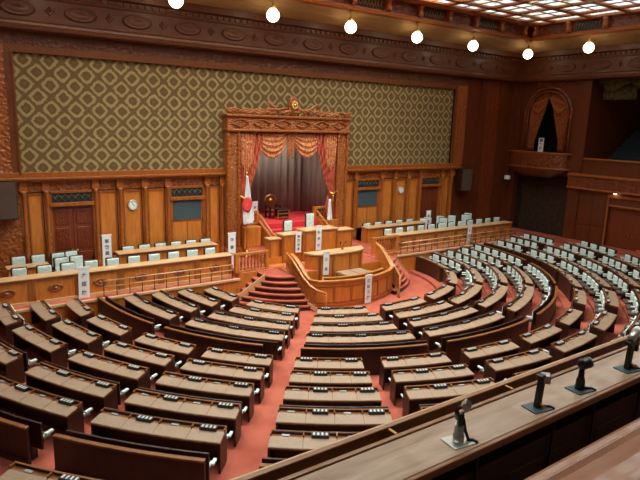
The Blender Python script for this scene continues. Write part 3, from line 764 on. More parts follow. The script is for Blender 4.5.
for i, (x, y, h) in enumerate(((-1.0, -2.0, 1.7), (.2, -2.0, 1.95))):
    root = thing('high_back_chair', 'high backed pale chair behind the presiding desk, %s one' % ('left' if i == 0 else 'taller right'), 'chair', (x, y, 1.32), group='high backed chairs'); root.scale = (.85, 1, 1)
    b2 = MB(); b2.box(-.28, .28, .2, .28, .3, h - .3); b2.build('backrest', 'desk', root, bevel=.04)
    b2 = MB(); b2.box(-.24, .24, .12, .21, .9, h - .33); b2.build('back_cushion', 'pale', root, bevel=.03)
    b2 = MB(); b2.box(-.24, .24, .12, .21, .5, .88); b2.build('lower_cushion', 'pale', root, bevel=.03)
    b2 = MB(); b2.box(-.26, .26, -.25, .2, .38, .5); b2.build('seat', 'pale', root, bevel=.03)
    for x2 in (-.22, .22):
        for y2 in (-.2, .22):
            b2 = MB(); b2.box(x2 - .03, x2 + .03, y2 - .03, y2 + .03, 0, .38); b2.build('leg', 'desk', root)

# ------------------------------------------------------------------ paper banners
def banner(x, y, ztop, h, w, txt, label, rx=0, rz=0, tilt=0, facing=None):
    root = thing('paper_banner', label, 'sign', (x, y, ztop), rz, 'white name banners')
    root.rotation_euler = (0, tilt, rz)
    b2 = MB(); b2.box(-w / 2, w / 2, -.008, .008, -h, 0); b2.build('sheet', 'white', root)
    b2 = MB(); b2.box(-w / 2 - .02, w / 2 + .02, -.015, .02, -.03, .02); b2.build('top_bar', 'white', root)
    n = len(txt); hh = min(h, 1.15); s = min(w * .5, hh * .62 / n)
    step = hh * .82 / n
    for i, ch in enumerate(txt):
        Mx = Matrix.Translation((0, -.012, -hh * .12 - step * (i + .5))) @ Matrix.Rotation(PI / 2, 4, 'X')
        text_mesh(ch, s, 'ink', root, Mx, 'character')
banner(-10.17, -3.16, 1.93, 1.25, .36, '大臣席', 'white paper banner hanging on the left front platform desk', tilt=.03)
banner(9.95, -3.16, 1.83, 1.15, .3, '大臣席', 'white paper banner hanging on the right front platform desk')
banner(-8.93, -1.45, 2.66, 1.84, .34, '事務局席', 'white paper banner standing left of the left rear platform desk')
banner(8.38, -1.5, 2.5, 1.68, .32, '事務局', 'white paper banner standing at the right end of the right rear desk')
banner(-4.2, -2.6, 2.53, 1.5, .33, '参事席', 'white paper banner standing beside the turned balustrade left of the throne')
banner(-1.1, -2.9, 2.36, .92, .29, '事務総長', 'white paper banner on the left wing of the presiding desk')
banner(-.12, -3.055, 2.58, 1.1, .29, '議長席', 'white paper banner on the centre of the presiding desk')
banner(-.88, -4.75, 1.82, 1.0, .30, '演壇', 'white paper banner hanging on the speaking podium front')
banner(.22, -6.27, 1.04, 1.2, .33, '速記者席', 'white paper banner hanging outside the curved enclosure')
bo = thing('paper_banner', 'white paper banner standing in the curtained box on the right wall', 'sign', (XR - .1, -2.2, 6.62), -PI / 2, 'white name banners')
bo.rotation_euler = (0, 0, -PI / 2 + .2)
b2 = MB(); b2.box(-.16, .16, -.01, .01, -.85, 0); b2.build('sheet', 'white', bo)
for i, ch in enumerate('貴賓席'):
    text_mesh(ch, .24, 'ink', bo, Matrix.Translation((0, -.014, -.17 - .25 * i)) @ Matrix.Rotation(PI / 2, 4, 'X'), 'character')
banner(-1.25, .9, 3.22, .95, .3, '御席', 'white paper banner standing in the throne recess beside the black throne')

# ------------------------------------------------------------------ throne canopy
TC = -.02
cano = thing('throne_canopy', 'carved oak canopy frame with winding crest around the throne recess', 'canopy', (TC, 0, 1.0))
for s in (-1, 1):
    xo = 3.36 * s; xi = 2.72 * s; a, bb = sorted((xo, xi))
    b2 = MB(); b2.box(a, bb, -.42, -.02, .0, 5.7); b2.build('column', 'carved_fine', cano)
    for xx in (a + .06, bb - .06):
        b2 = MB(); prof = [(.09, 0)]
        z = .1
        while z < 5.6: prof += [(.09, z), (.055, z + .06), (.09, z + .12)]; z += .2
        b2.lathe(prof + [(.09, 5.68)], xx, -.45, 0, 8); b2.build('turned_shaft', 'oak_trim', cano)
    b2 = MB(); b2.box(a - .08, bb + .08, -.55, -.02, 0, .35); b2.build('plinth', 'oak_trim', cano, bevel=.02)
b2 = MB(); b2.box(-3.36, 3.36, -.5, -.02, 5.72, 6.3); b2.build('frieze', 'carved_fine', cano)
b2 = MB(); b2.box(-3.42, 3.42, -.58, -.02, 5.64, 5.74); b2.box(-3.43, 3.43, -.6, -.02, 6.28, 6.38); b2.build('cornice', 'oak_trim', cano, bevel=.02)
b2 = MB()
for i in range(6):
    xc = -2.75 + 1.1 * i; pts = [(xc - .42, -.53, 6.01), (xc, -.54, 6.19), (xc + .42, -.53, 6.01), (xc, -.54, 5.83), (xc - .42, -.53, 6.01)]; b2.tube(pts, .03, 5)
b2.build('frieze_ornament', 'oak_trim', cano)
b2 = MB()
for ph in (0, PI, PI / 2):
    pts = [(-3.4 + 6.8 * i / 60, -.5 + .05 * math.cos(i * .9 + ph), 6.54 + (.10 if ph != PI / 2 else .06) * math.sin(i * .55 + ph) + .12 * math.exp(-((i - 30) / 9) ** 2)) for i in range(61)]
    b2.tube(pts, .045, 6)
for i in range(34):
    x = -3.3 + .2 * i; s = 1 if i % 2 else -1; b2.tube([(x, -.5, 6.38), (x + .08 * s, -.52, 6.56), (x + .16 * s, -.5, 6.66 + .06 * math.sin(i * 2.1))], [.05, .04, .015], 5)
for s in (-1, 1):   # bird-like wings beside the emblem
    for k in range(4): b2.tube([(.75 * s, -.5, 6.55), (1.0 * s + .12 * k * s, -.52, 6.78 + .06 * k), (1.25 * s + .1 * k * s, -.5, 6.92 - .08 * k)], [.07, .05, .015], 5)
b2.build('crest_scrollwork', 'baluster', cano)
b2 = MB(); b2.lathe([(.0, .12), (.2, .1), (.28, .04), (.36, .08), (.42, .0), (.40, -.06)], 0, 0, 0, 18, Matrix.Translation((0, -.5, 6.86)) @ Matrix.Rotation(PI / 2, 4, 'X') @ Matrix.Diagonal((.72, 1.05, 1, 1)))
em = b2.build('emblem_frame', 'carved', cano)
b2 = MB()
for i in range(16):
    a = 2 * PI * i / 16; b2.lathe([(.0, 0), (.045, .01), (.03, .04), (0, .05)], 0, 0, 0, 6, Matrix.Translation((.12 * math.sin(a), -.64, 6.88 + .15 * math.cos(a))) @ Matrix.Rotation(PI / 2, 4, 'X'))
b2.lathe([(0, 0), (.07, .01), (.05, .05), (0, .06)], 0, 0, 0, 10, Matrix.Translation((0, -.64, 6.88)) @ Matrix.Rotation(PI / 2, 4, 'X'))
b2.build('chrysanthemum', 'gold', em)

# recess room behind the opening
rc = MB(); RZ = 2.3
rc.box(OPX0 - .1, OPX0, .3, 2.8, 1.0, 7.0); rc.box(OPX1, OPX1 + .1, .3, 2.8, 1.0, 7.0); rc.box(OPX0, OPX1, 2.8, 2.9, 1.0, 7.0); rc.box(OPX0, OPX1, .3, 2.9, 6.9, 7.0)
recess = struct(rc.build('wall_recess', 'mahog'))
rc = MB(); rc.box(OPX0, OPX1, .1, 2.8, 1.0, RZ - .02); struct(rc.build('trim_11', 'oak'))
rc = MB(); rc.box(OPX0, OPX1, .1, 2.8, RZ - .02, RZ); rc.build('recess_carpet', 'redcloth', recess)
# steps up to the throne
st = thing('throne_steps', 'crimson carpeted steps rising to the throne', 'steps', (.15, -.6, 1.32))
for i in range(4):
    b2 = MB(); z = .245 * (i + 1); y0 = -.95 + .42 * i
    b2.box(-1.55, 1.6, y0, .68, z - .245, z); b2.build('step', 'redcloth', st, bevel=.03)
for s in (-1, 1):
    x = -1.62 if s < 0 else 1.68
    b2 = MB(); vs = [(x - .06, -1.1, 0), (x + .06, -1.1, 0), (x + .06, .7, 0), (x - .06, .7, 0), (x - .06, -1.1, .3), (x + .06, -1.1, .3), (x + .06, .7, 1.15), (x - .06, .7, 1.15)]
    b2.add(vs, [(3, 2, 1, 0), (4, 5, 6, 7), (0, 1, 5, 4), (1, 2, 6, 5), (2, 3, 7, 6), (3, 0, 4, 7)])
    b2.build('side_wall', 'oak', st)
    b2 = MB(); b2.tube([(x, -1.15, .0), (x, -1.18, .5), (x, -.9, .66), (x, -.6, .72), (x, 0, 1.05), (x, .6, 1.4), (x, .72, 1.38)], .06, 8); b2.build('curled_rail', 'rail', st)
for s in (-1, 1):
    x0, x1 = (-2.6, -1.6) if s < 0 else (1.75, 2.75)
    balustrade(x0, x1, .05, RZ, 'short turned balustrade on the %s of the throne recess edge' % ('left' if s < 0 else 'right'), h=.62)
    b2 = MB(); b2.box(x0 + .12 * (s > 0), x1 - .12 * (s < 0), -.62, -.0, 1.32, 2.28); tag(b2.build('panelled_pier', 'oak', bevel=.02), 'honey oak pier %s of the crimson throne steps' % ('left' if s < 0 else 'right'), 'pier')
# grey backdrop curtain
def bdf(u, v):
    z = RZ + .02 + v * 4.5; a = .1 * math.sin(u * 2 * PI * 21)
    if u < .2: return (OPX0 + .15 + a * .8, .35 + u / .2 * 2.1, z)
    if u > .8: return (OPX1 - .15 + a * .8, 2.45 - (u - .8) / .2 * 2.1, z)
    return (OPX0 + .15 + (u - .2) / .6 * (OPX1 - OPX0 - .3), 2.5 + a, z)
bd = MB(); bd.sheet(bdf, 400, 2)
tag(bd.build('backdrop_curtain', 'backdrop', solid=.02), 'pleated grey curtain at the back of the throne recess', 'curtain')
rl = thing('recess_fill_light', 'added glowing panel that brightens the throne recess from above', 'lamp', (0, 1.2, 6.88))  # invented panel, put in to brighten the dark recess
b2 = MB(); b2.box(-1.3, 1.3, -.35, .35, -.06, 0); b2.build('housing', 'brass', rl)
b2 = MB(); b2.box(-1.25, 1.25, -.3, .3, -.08, -.06); b2.build('diffuser', 'recess_fill', rl)
gl = thing('gallery_fill_light', 'added fill light brightening the inside of the right gallery', 'lamp', (XR + 3, -9, 10.88))  # invented lamp, put in to brighten the gallery interior
b2 = MB(); b2.lathe([(.32, -.05), (.3, 0)], n=16); b2.build('housing', 'brass', gl)
b2 = MB(); b2.lathe([(0, -.14), (.2, -.1), (.28, -.05)], n=16); b2.build('diffuser', 'smallbulb', gl)
# throne chair and table
th = thing('throne', 'black and gold throne with round topped back on the crimson steps', 'throne', (-.05, 1.2, RZ)); th.scale = (.9, .9, .78)
b2 = MB(); poly = [(-.33, .55), (.33, .55), (.33, 1.05)] + [(.33 * math.cos(a), 1.05 + .38 * math.sin(a)) for a in [PI * i / 10 for i in range(1, 10)]] + [(-.33, 1.05)]
b2.prism_y(poly, .25, .36); b2.build('backrest', 'door', th, bevel=.02)
b2 = MB(); b2.lathe([(0, .06), (.11, .04), (.13, 0)], 0, 0, 0, 12, Matrix.Translation((0, .25, 1.15)) @ Matrix.Rotation(PI / 2, 4, 'X')); b2.build('gold_medallion', 'gold', th)
b2 = MB(); b2.tube([(.36 * math.cos(a), .3, 1.05 + .42 * math.sin(a)) for a in [PI * i / 12 for i in range(13)]], .03, 6); b2.build('gilt_edge', 'gold', th)
b2 = MB(); b2.box(-.36, .36, -.3, .3, .42, .55); b2.build('seat', 'door', th, bevel=.03)
for s in (-1, 1):
    b2 = MB(); b2.box(.34 * s - .04, .34 * s + .04, -.3, .3, .75, .83); b2.build('armrest', 'black', th, bevel=.01)
    for y in (-.27, .25):
        b2 = MB(); b2.box(.32 * s - .035, .32 * s + .035, y - .035, y + .035, 0, .78); b2.build('leg', 'black', th)
tt = thing('lacquer_table', 'black lacquer table with gilt edges in front of the throne', 'table', (.12, .6, RZ)); tt.scale = (.85, .9, .8)
b2 = MB(); b2.box(-.42, .42, -.2, .2, .62, .7); b2.build('tabletop', 'black', tt, bevel=.01)
b2 = MB(); b2.box(-.38, .38, -.17, .17, .2, .62); b2.build('body', 'black', tt)
b2 = MB()
for z in (.12, .36, .58): b2.box(-.40, .40, -.19, -.17, z, z + .05)
for x in (-.4, .35): b2.box(x, x + .05, -.2, -.17, 0, .62)
b2.build('gilt_band', 'gold', tt)
for x in (-.36, .36):
    b2 = MB(); b2.box(x - .03, x + .03, -.15, .15, 0, .2); b2.build('leg', 'gold', tt)

# curtains of the canopy: swags, jabots, tied side drapes
cu = thing('canopy_curtain', 'coral brocade curtain with swags tied back around the throne recess', 'curtain', (TC, -.22, 1.0))
def swag(x0, x1, zt, drop, name='swag'):
    def fn(u, v):
        x = x0 + (x1 - x0) * u; sag = 4 * u * (1 - u)
        z = zt - (.08 + v * drop) * sag - v * .12
        return (x, -.05 - .12 * sag * (.35 + .65 * math.sin(v * PI)) - .03 * math.sin(v * 2 * PI * 4.5), z)
    return drape_sheet(fn, name, 'swag', cu, 24, 36, .02)
swag(-2.0, 0.05, 5.66, 1.05); swag(-.05, 2.0, 5.66, 1.05); swag(-2.7, -1.9, 5.66, .8); swag(1.9, 2.7, 5.66, .8)
drape_sheet(lambda u, v: (-2.7 + 5.4 * u, -.03 - .03 * math.sin(u * 2 * PI * 30), 5.68 - v * (.55 + .12 * math.cos(u * 2 * PI * 3))), 'pelmet', 'drape', cu, 240, 3, .015)
for xj in (-2.33, 2.33, 0):
    drape_sheet(lambda u, v: (xj + (u - .5) * (.75 if xj else .35) * (1 - .2 * v), -.14 - .04 * math.cos(u * 2 * PI * 5), 5.6 - v * ((1.9 - 1.0 * abs(u - .5)) if xj else (.95 + .3 * abs(2 * u - 1)))), 'jabot', 'swag', cu, 40, 8, .02)
for s in (-1, 1):
    def fn(u, v, s=s):
        # u across, v down: full width at the top, gathered to the tie-back, loose tail below
        z = 5.6 - v * 4.3
        if v < .68:
            k = v / .68; inner = 1.45 + (2.35 - 1.45) * k ** 1.5; outer = 2.7
        else:
            k = (v - .68) / .32; inner = 2.35 - .18 * math.sin(k * PI); outer = 2.7 + .0 * k
        x = s * (inner + (outer - inner) * u)
        return (x, -.04 - .07 * math.sin(u * 2 * PI * 6) * (1 - .3 * v) - .05, z)
    drape_sheet(fn, 'side_drape', 'drape', cu, 70, 26, .015)
    b2 = MB(); b2.tube([(2.72 * s, -.25, 2.75), (2.5 * s, -.28, 2.6), (2.3 * s, -.2, 2.7)], .05, 6)
    b2.lathe([(.02, .0), (.07, .05), (.05, .3), (.03, .35)], 2.5 * s, -.28, 2.2, 8); b2.build('tie_back', 'gold', cu)

# flag
fl = thing('national_flag', 'white flag with red disc hanging from a pole left of the throne', 'flag', (-2.72, -1.0, 1.02))
b2 = MB(); b2.tube([(0.05, 0, 0), (.02, 0, 3.75)], .02, 8); b2.build('flagpole', 'brass', fl)
b2 = MB(); b2.lathe([(.0, 0), (.05, .04), (.05, .09), (.0, .13)], .02, 0, 3.74, 10); b2.build('finial', 'gold', fl)
b2 = MB(); b2.lathe([(.18, 0), (.18, .05), (.04, .08), (.04, .3)], .05, 0, 0, 12); b2.build('stand', 'brass', fl)
def flagfn(u, v):
    w = .02 + (.50 * (v ** .8)) if v < .55 else .33 + .16 * (1 - abs(v - .8) * 2)
    return (.03 + (u - .35) * w, -.05 + .05 * math.sin(u * 2 * PI * 2.5 + v) , 3.68 - v * 2.2)
drape_sheet(flagfn, 'cloth', 'white', fl, 24, 24, .01)
b2 = MB(); M['disc'] = mat('red_disc', (.72, .05, .05), .8)
b2.sheet(lambda u, v: (.05 + .24 * v * math.cos(2 * PI * u) - .04, -.115, 2.42 + .34 * v * math.sin(2 * PI * u)), 20, 4); b2.build('red_disc', 'disc', fl, solid=.01)
fl2 = thing('white_flag', 'folded white banner cloth hanging right of the throne', 'flag', (1.95, -.9, 1.32))
b2 = MB(); b2.tube([(0, 0, 0), (0, 0, 2.1)], .02, 8); b2.build('flagpole', 'brass', fl2)
b2 = MB(); b2.lathe([(.16, 0), (.16, .05), (.03, .08)], 0, 0, 0, 12); b2.build('stand', 'brass', fl2)
drape_sheet(lambda u, v: (.0 + (u - .3) * (.1 + .25 * v), -.04 + .04 * math.sin(u * 14), 2.1 - v * 1.1), 'cloth', 'white', fl2, 16, 12, .01)

# clocks and loudspeakers
for s, x, lb in ((-1, -7.48, 'left'), (1, 7.5, 'right')):
    ck = thing('wall_clock', 'round white wall clock on the %s wainscot panel' % lb, 'clock', (x, -.06, 3.56), group='round wall clocks')
    R90 = Matrix.Rotation(PI / 2, 4, 'X')
    b2 = MB(); b2.lathe([(.20, 0), (.215, .04), (.2, .07), (.18, .07), (.18, .05)], n=28, M4=R90); b2.build('rim', 'steel', ck)
    b2 = MB(); b2.lathe([(.18, 0), (.18, .055)], n=28, M4=R90, smooth=False); b2.build('dial', 'clock', ck)
    b2 = MB()
    for k in range(12):
        a = k * PI / 6; b2.box(-.008, .008, -.066, -.056, .14, .18, Matrix.Rotation(a, 4, 'Y'))
    b2.build('hour_marks', 'ink', ck)
    for nm, ln, a in (('hour_hand', .09, 2.2), ('minute_hand', .14, 5.9)):
        b2 = MB(); b2.box(-.008, .008, -.075, -.067, 0, ln, Matrix.Rotation(a, 4, 'Y')); b2.build(nm, 'ink', ck)
for x, lb in ((-12.2, 'left'), (12.4, 'right')):
    sp = thing('wall_loudspeaker', 'brown cloth fronted loudspeaker box on the %s of the back wall' % lb, 'loudspeaker', (x, -.12, 3.32), group='wall loudspeakers')
    w = .45
    b2 = MB(); b2.box(-w, w, -.45, 0, 0, 1.38); b2.build('cabinet', 'desk', sp, bevel=.02)
    b2 = MB(); b2.box(-w + .04, w - .04, -.48, -.44, .04, 1.34); b2.build('grille_cloth', 'taupe', sp, bevel=.01)
wc = thing('wall_camera', 'small white camera on a bracket low on the dark back wall', 'camera', (16.55, -.14, 4.0))
b2 = MB(); b2.box(-.07, .07, -.3, 0, -.3, -.1); b2.build('bracket', 'black', wc)
b2 = MB(); b2.box(-.12, .12, -.35, -.05, -.1, .15); b2.build('housing', 'white', wc, bevel=.02)

# ------------------------------------------------------------------ hanging globe lamps
lp = None
LAMP = [(-14.45, -2.0), (-10.32, -2.0), (-6.18, -2.0), (-2.03, -2.0), (2.03, -2.0), (6.18, -2.0), (10.32, -2.0), (15.12, -2.0), (14.75, -5.95), (14.75, -10.1), (15.12, -14.3), (15.12, -18.4), (-15.12, -6.05), (-15.12, -10.2), (-15.12, -14.3)]
lamp = thing('globe_lamp', '', 'lamp', (0, 0, 0))
b2 = MB(); b2.lathe([(.0, -.27)] + [(.27 * math.sin(PI * i / 12), -.27 * math.cos(PI * i / 12)) for i in range(1, 12)] + [(.0, .27)], n=20); b2.build('glass_globe', 'bulb', lamp)
b2 = MB(); b2.lathe([(.17, .26), (.15, .32), (.06, .38), (.05, .46)], n=14); b2.build('cap', 'brass', lamp)
b2 = MB(); b2.tube([(0, 0, .42), (0, 0, .72)], .018, 6); b2.build('stem', 'brass', lamp)
names = {2: 'third', 3: 'fourth'}
vis = [2, 3, 4, 5, 6, 7, 8]
first = True
for i, (x, y) in enumerate(LAMP):
    if i not in vis and i not in (0, 1, 9, 10, 12, 13): continue
    o = lamp if first else copy_tree(lamp); first = False
    o.location = (x, y, 11.4)
    if i in vis:
        k = vis.index(i); o['label'] = 'glowing white globe lamp hanging from the ceiling cove, %s from the left' % ORD[k]
    elif i in (0, 1): o['label'] = 'glowing globe lamp of the back cove, %s from the left wall' % ORD[i]
    elif i in (9, 10): o['label'] = 'glowing globe lamp of the right cove, %s nearest the rear' % ORD[10 - i]
    else: o['label'] = 'glowing globe lamp of the left cove, %s from the back wall' % ORD[i - 12]
    o['group'] = 'hanging globe lamps'

# ------------------------------------------------------------------ box seat on the right wall
bs = thing('balcony_box', 'rounded carved wooden box projecting from the right wall above the passage', 'balcony', (XR, -2.13, 4.6))
def boxpoly(sc): return [(-.0, -2.05 * sc)] + [(-.75 * sc * math.cos(a) ** .6 if abs(math.cos(a)) > 1e-6 else 0, 2.05 * sc * math.sin(a)) for a in [-PI / 2 + PI * i / 16 for i in range(1, 16)]] + [(-.0, 2.05 * sc)]
b2 = MB(); b2.prism(boxpoly(1), .25, 1.1); b2.build('parapet', 'mahog_carved', bs)
b2 = MB(); b2.prism(boxpoly(1.06), 1.08, 1.18); b2.prism(boxpoly(1.05), .18, .27); b2.build('coping', 'oak_trim', bs, bevel=.02)
b2 = MB()
for k in range(6):
    s = .35 + .65 * math.sin(PI / 2 * (k + 1) / 6); b2.prism(boxpoly(s), -.35 + .09 * k, -.26 + .09 * k)
b2.build('corbel', 'mahog', bs)
bc = thing('box_curtain', 'bronze brocade curtains parted in the arched box on the right wall', 'curtain', (XR + .06, -2.4, 5.8))
for s in (-1, 1):
    def fn(u, v, s=s):
        z = 3.2 - v * 3.15
        z = 3.5 - v * 3.45
        zc = max(0, z - 2.25); lim = math.sqrt(max(0.0, 1.29 ** 2 - zc ** 2)) if zc < 1.29 else 0
        inner = .02 + .78 * min(1, v / .8) ** 1.1 if v < .8 else .8 + .04 * math.sin((v - .8) * 12)
        outer = max(min(1.28, lim), inner + .02 if lim > inner else lim)
        inner = min(inner, outer)
        return (.05 * math.sin(u * 2 * PI * 5), s * (inner + (outer - inner) * u), z)
    drape_sheet(fn, 'drape', 'balcony_drape', bc, 40, 24, .015)
    drape_sheet(lambda u, v, s=s: (-.06 - .05 * math.sin(v * 9), s * (.02 + 1.2 * u), 3.25 - .5 * (u - .0) ** 1.5 * .8 - v * .75 * math.sin(PI * u) - .1 * v), 'swag', 'balcony_drape', bc, 20, 12, .015)

# ------------------------------------------------------------------ members' desks and seats
def polar(r, a):
    r += warp(a); a = math.radians(a); return r * math.sin(a), YC - r * math.cos(a)

def desk_row(ri, a0, a1, n, label, grp):
    Rn, Tz = R[ri], T[ri]; am = (a0 + a1) / 2
    cx, cy = polar(Rn - .3, am); f = FZ[ri]
    root = thing('desk_row', label, 'desk', (cx, cy, f), group=grp); sh = (cx, cy, f)
    da = math.degrees(.035 / Rn)
    TD, LD = .315, .42; Th = Tz + .045       # the writing tops slope up towards the ledge
    b2 = MB(); b2.sector(Rn - LD - .03, Rn - LD, a0, a1, f, Th + .05); b2.build('front_panel', 'desk', root, shift=sh)
    for a, b in ((a0, a0 + da), (a1 - da, a1)):
        b2 = MB(); b2.sector(Rn - LD, Rn - .02, a, b, f, Tz - .03, 1, Tz + .02); b2.build('end_panel', 'desk', root, shift=sh)
    b2 = MB(); b2.sector(Rn - TD, Rn, a0, a1, Tz - .04, Tz - .008, None, Th - .008); b2.sector(Rn - LD, Rn - TD, a0, a1, Th - .04, Th - .005); b2.build('desk_carcass', 'lip', root, shift=sh)
    g = math.degrees(.008 / Rn)
    for i in range(n):
        s0 = a0 + (a1 - a0) * i / n; s1 = a0 + (a1 - a0) * (i + 1) / n
        b2 = MB(); b2.sector(Rn - TD, Rn - .012, s0 + g, s1 - g, Tz - .02, Tz + .002, 4, Th); b2.build('writing_top', 'tan', root, shift=sh)
    b2 = MB(); b2.sector(Rn - LD - .035, Rn - LD + .005, a0, a1, Th + .04, Th + .055); b2.build('ledge_edge', 'lip', root, shift=sh)
    dd = math.degrees(.012 / Rn)
    for i in range(n + 1):
        b2 = MB(); s0 = a0 + (a1 - a0) * i / n; s0 = min(max(s0, a0 + dd), a1 - dd); b2.sector(Rn - LD, Rn - TD, s0 - dd, s0 + dd, Th - .01, Th + .05, 1)
        b2.build('ledge_divider', 'lip', root, shift=sh)
    odd = n % 2
    for i in range(n):
        am_ = a0 + (a1 - a0) * (i + .5) / n; hw = math.degrees(.17 / Rn)
        if (i + odd) % 2:
            b2 = MB(); b2.sector(Rn - LD + .005, Rn - TD + .02, am_ - hw, am_ + hw, Th - .005, Th + .06, 2); c = b2.build('voting_console', 'black', root, shift=sh)
            b2 = MB()
            for k in range(4):
                ac = am_ + hw * (-.72 + .48 * k); b2.sector(Rn - LD + .02, Rn - TD, ac - hw * .12, ac + hw * .12, Th + .055, Th + .066, 1)
            b2.build('name_tabs', 'tabs', c, shift=sh)
        else:
            b2 = MB(); b2.sector(Rn - LD + .03, Rn - TD - .01, am_ - hw * .6, am_ + hw * .3, Th - .005, Th + .015, 1); b2.build('pen_tray', 'grey', root, shift=sh)
    return root

def make_seat():
    root = thing('member_seat', '', 'seat', (0, 0, 0))
    # local +y looks to the rostrum
    b2 = MB(); b2.box(-.31, .31, -.05, .0, .30, .85); b2.build('backrest', 'desk', root, bevel=.012)
    b2 = MB(); b2.box(-.21, .21, .0, .06, .46, .80); b2.build('back_cushion', 'pale', root, bevel=.03)
    b2 = MB(); b2.box(-.22, .22, .07, .30, .36, .45); b2.build('seat_cushion', 'taupe', root, bevel=.03)
    b2 = MB(); b2.box(-.06, .06, -.04, .1, 0, .38); b2.build('pedestal', 'desk', root)
    for s in (-1, 1):
        b2 = MB(); a, bb = sorted((.26 * s, .305 * s)); b2.box(a, bb, .0, .20, .53, .56); b2.build('armrest', 'pale', root, bevel=.012)
    return root
seat0 = make_seat(); seat_used = False
NSEAT = 0
def seat_row(ri, a0, a1, n, where, group):
    global seat_used, NSEAT
    rc_ = R[ri] + .60
    near = a0 > 30
    for i in range(n):
        a = a0 + (a1 - a0) * (i + .5) / n
        x, y = polar(rc_, a)
        o = seat0 if not seat_used else copy_tree(seat0); seat_used = True; NSEAT += 1
        pitch = math.radians((a1 - a0) / n) * rc_
        o.location = (x, y, FZ[ri]); o.rotation_euler = (0, 0, math.radians(a)); o.scale = (pitch / .62, 1, 1)
        for sd in ((1,) if a1 < -15 and i == n - 1 else ()) + ((-1,) if a0 > -15 and i == 0 else ()) + ((1,) if a0 > -15 and i == n - 1 else ()):
            b2 = MB(); xa, xb = sorted((.315 * sd, .375 * sd)); b2.box(xa, xb, .0, .19, .585, .635); b2.build('aisle_armrest', 'pale', o, bevel=.012)
        if n == 1: pos = 'the only seat'
        else: pos = ORD[i] + (' from near end' if near else ' from left')
        o['label'] = 'pale cushioned seat, %s, %s' % (pos, where); o['group'] = group

FB = [ # front blocks: per row (a0,a1), seats
 ([(-86, -68.5), (-86.5, -68), (-86.5, -68), (-86.5, -67.5)], [3, 3, 4, 4]),
 ([(-61.8, -42.6), (-61.8, -42.4), (-62.6, -42.2), (-63.2, -42.1)], [3, 4, 5, 5]),
 ([(-36.3, -18.3), (-37, -17.6), (-37.4, -17.2), (-37.8, -16.4)], [3, 4, 4, 5]),
 ([(-12, 8.2), (-12.6, 9.6), (-12.9, 9.8), (-13.2, 10.0)], [3, 4, 5, 5]),
 ([(12.8, 33.3), (12.2, 37.2), (13.8, 37.4), (15.0, 38.8)], [3, 4, 5, 5]),
 ([(38.5, 58.0), (41.2, 60.6), (41.5, 60.5), (42.0, 60.8)], [3, 5, 5, 6]),
 ([(63.5, 85.5), (63.5, 86), (64, 86), (64.0, 86.3)], [4, 5, 5, 6]),
]
for bi, (ang, ns) in enumerate(FB):
    for ri in range(4):
        a0, a1 = ang[ri]; n = ns[ri]
        desk_row(ri, a0, a1, n, 'curved dark desk row with tan tops, row %s of the %s front block from left' % (NUM[ri], ORD[bi]), 'front block desk rows')
        seat_row(ri, a0, a1, n, 'row %s, %s front block' % (NUM[ri], ORD[bi]), 'seats of the front blocks')
# low curved walls behind the front blocks
W1 = [(-88, -66.5), (-63.4, -44.4), (-38.2, -16.8), (-12.8, 9.9), (14.2, 37.6), (41.2, 61.5), (64.5, 89)]
def low_wall(r, z0, z1, a0, a1, label):
    cx, cy = polar(r, (a0 + a1) / 2); root = thing('curved_partition', label, 'partition', (cx, cy, z0), group='curved partitions'); sh = (cx, cy, z0)
    b2 = MB(); b2.sector(r - .03, r + .03, a0, a1, z0, z1 - .04); b2.build('panel', 'desk', root, shift=sh)
    b2 = MB(); b2.sector(r - .05, r + .05, a0, a1, z1 - .045, z1); b2.build('top_rail', 'lip', root, shift=sh, bevel=.01)
    b2 = MB(); b2.sector(r + .03, r + .045, a0, a1, z0, z0 + .12); b2.build('skirting', 'desk', root, shift=sh)
for i, (a0, a1) in enumerate(W1):
    low_wall(9.90, .14, .94, a0, a1, 'low curved dark partition with honey rail behind the %s front block' % ORD[i])
RBk = [ # rear blocks
 (-88.5, -79.6, {4: 2, 5: 2, 6: 3}), (-77.4, -67.4, {4: 3, 5: 3, 6: 3, 7: 4}), (-64.2, -54.1, {4: 3, 5: 3, 6: 3, 7: 4, 8: 4, 9: 4}), (-52, -41.9, {4: 3, 5: 3, 6: 4, 7: 4, 8: 4, 9: 4}),
 (-38.6, -29.0, {4: 3, 5: 4, 6: 4, 7: 4, 8: 4}), (-26.2, -15.9, {4: 3, 5: 4, 6: 4, 7: 4, 8: 4}), (-12.7, -2.4, {4: 3, 5: 3, 6: 4, 7: 4}), (.4, 10.6, {4: 3, 5: 3, 6: 4}),
 (13.8, 23.4, {4: 2, 5: 3, 6: 4}), (28.3, 38.9, {4: 3, 5: 3, 6: 4, 7: 4}), (40.8, 52.6, {4: 4, 5: 4, 6: 4, 7: 4}),
 (54.6, 63.2, {4: 3, 5: 4, 6: 4, 7: 4}), (65.5, 75.2, {4: 3, 5: 4, 6: 4, 7: 4}), (78.0, 86.9, {4: 3, 5: 4, 6: 4}), ]
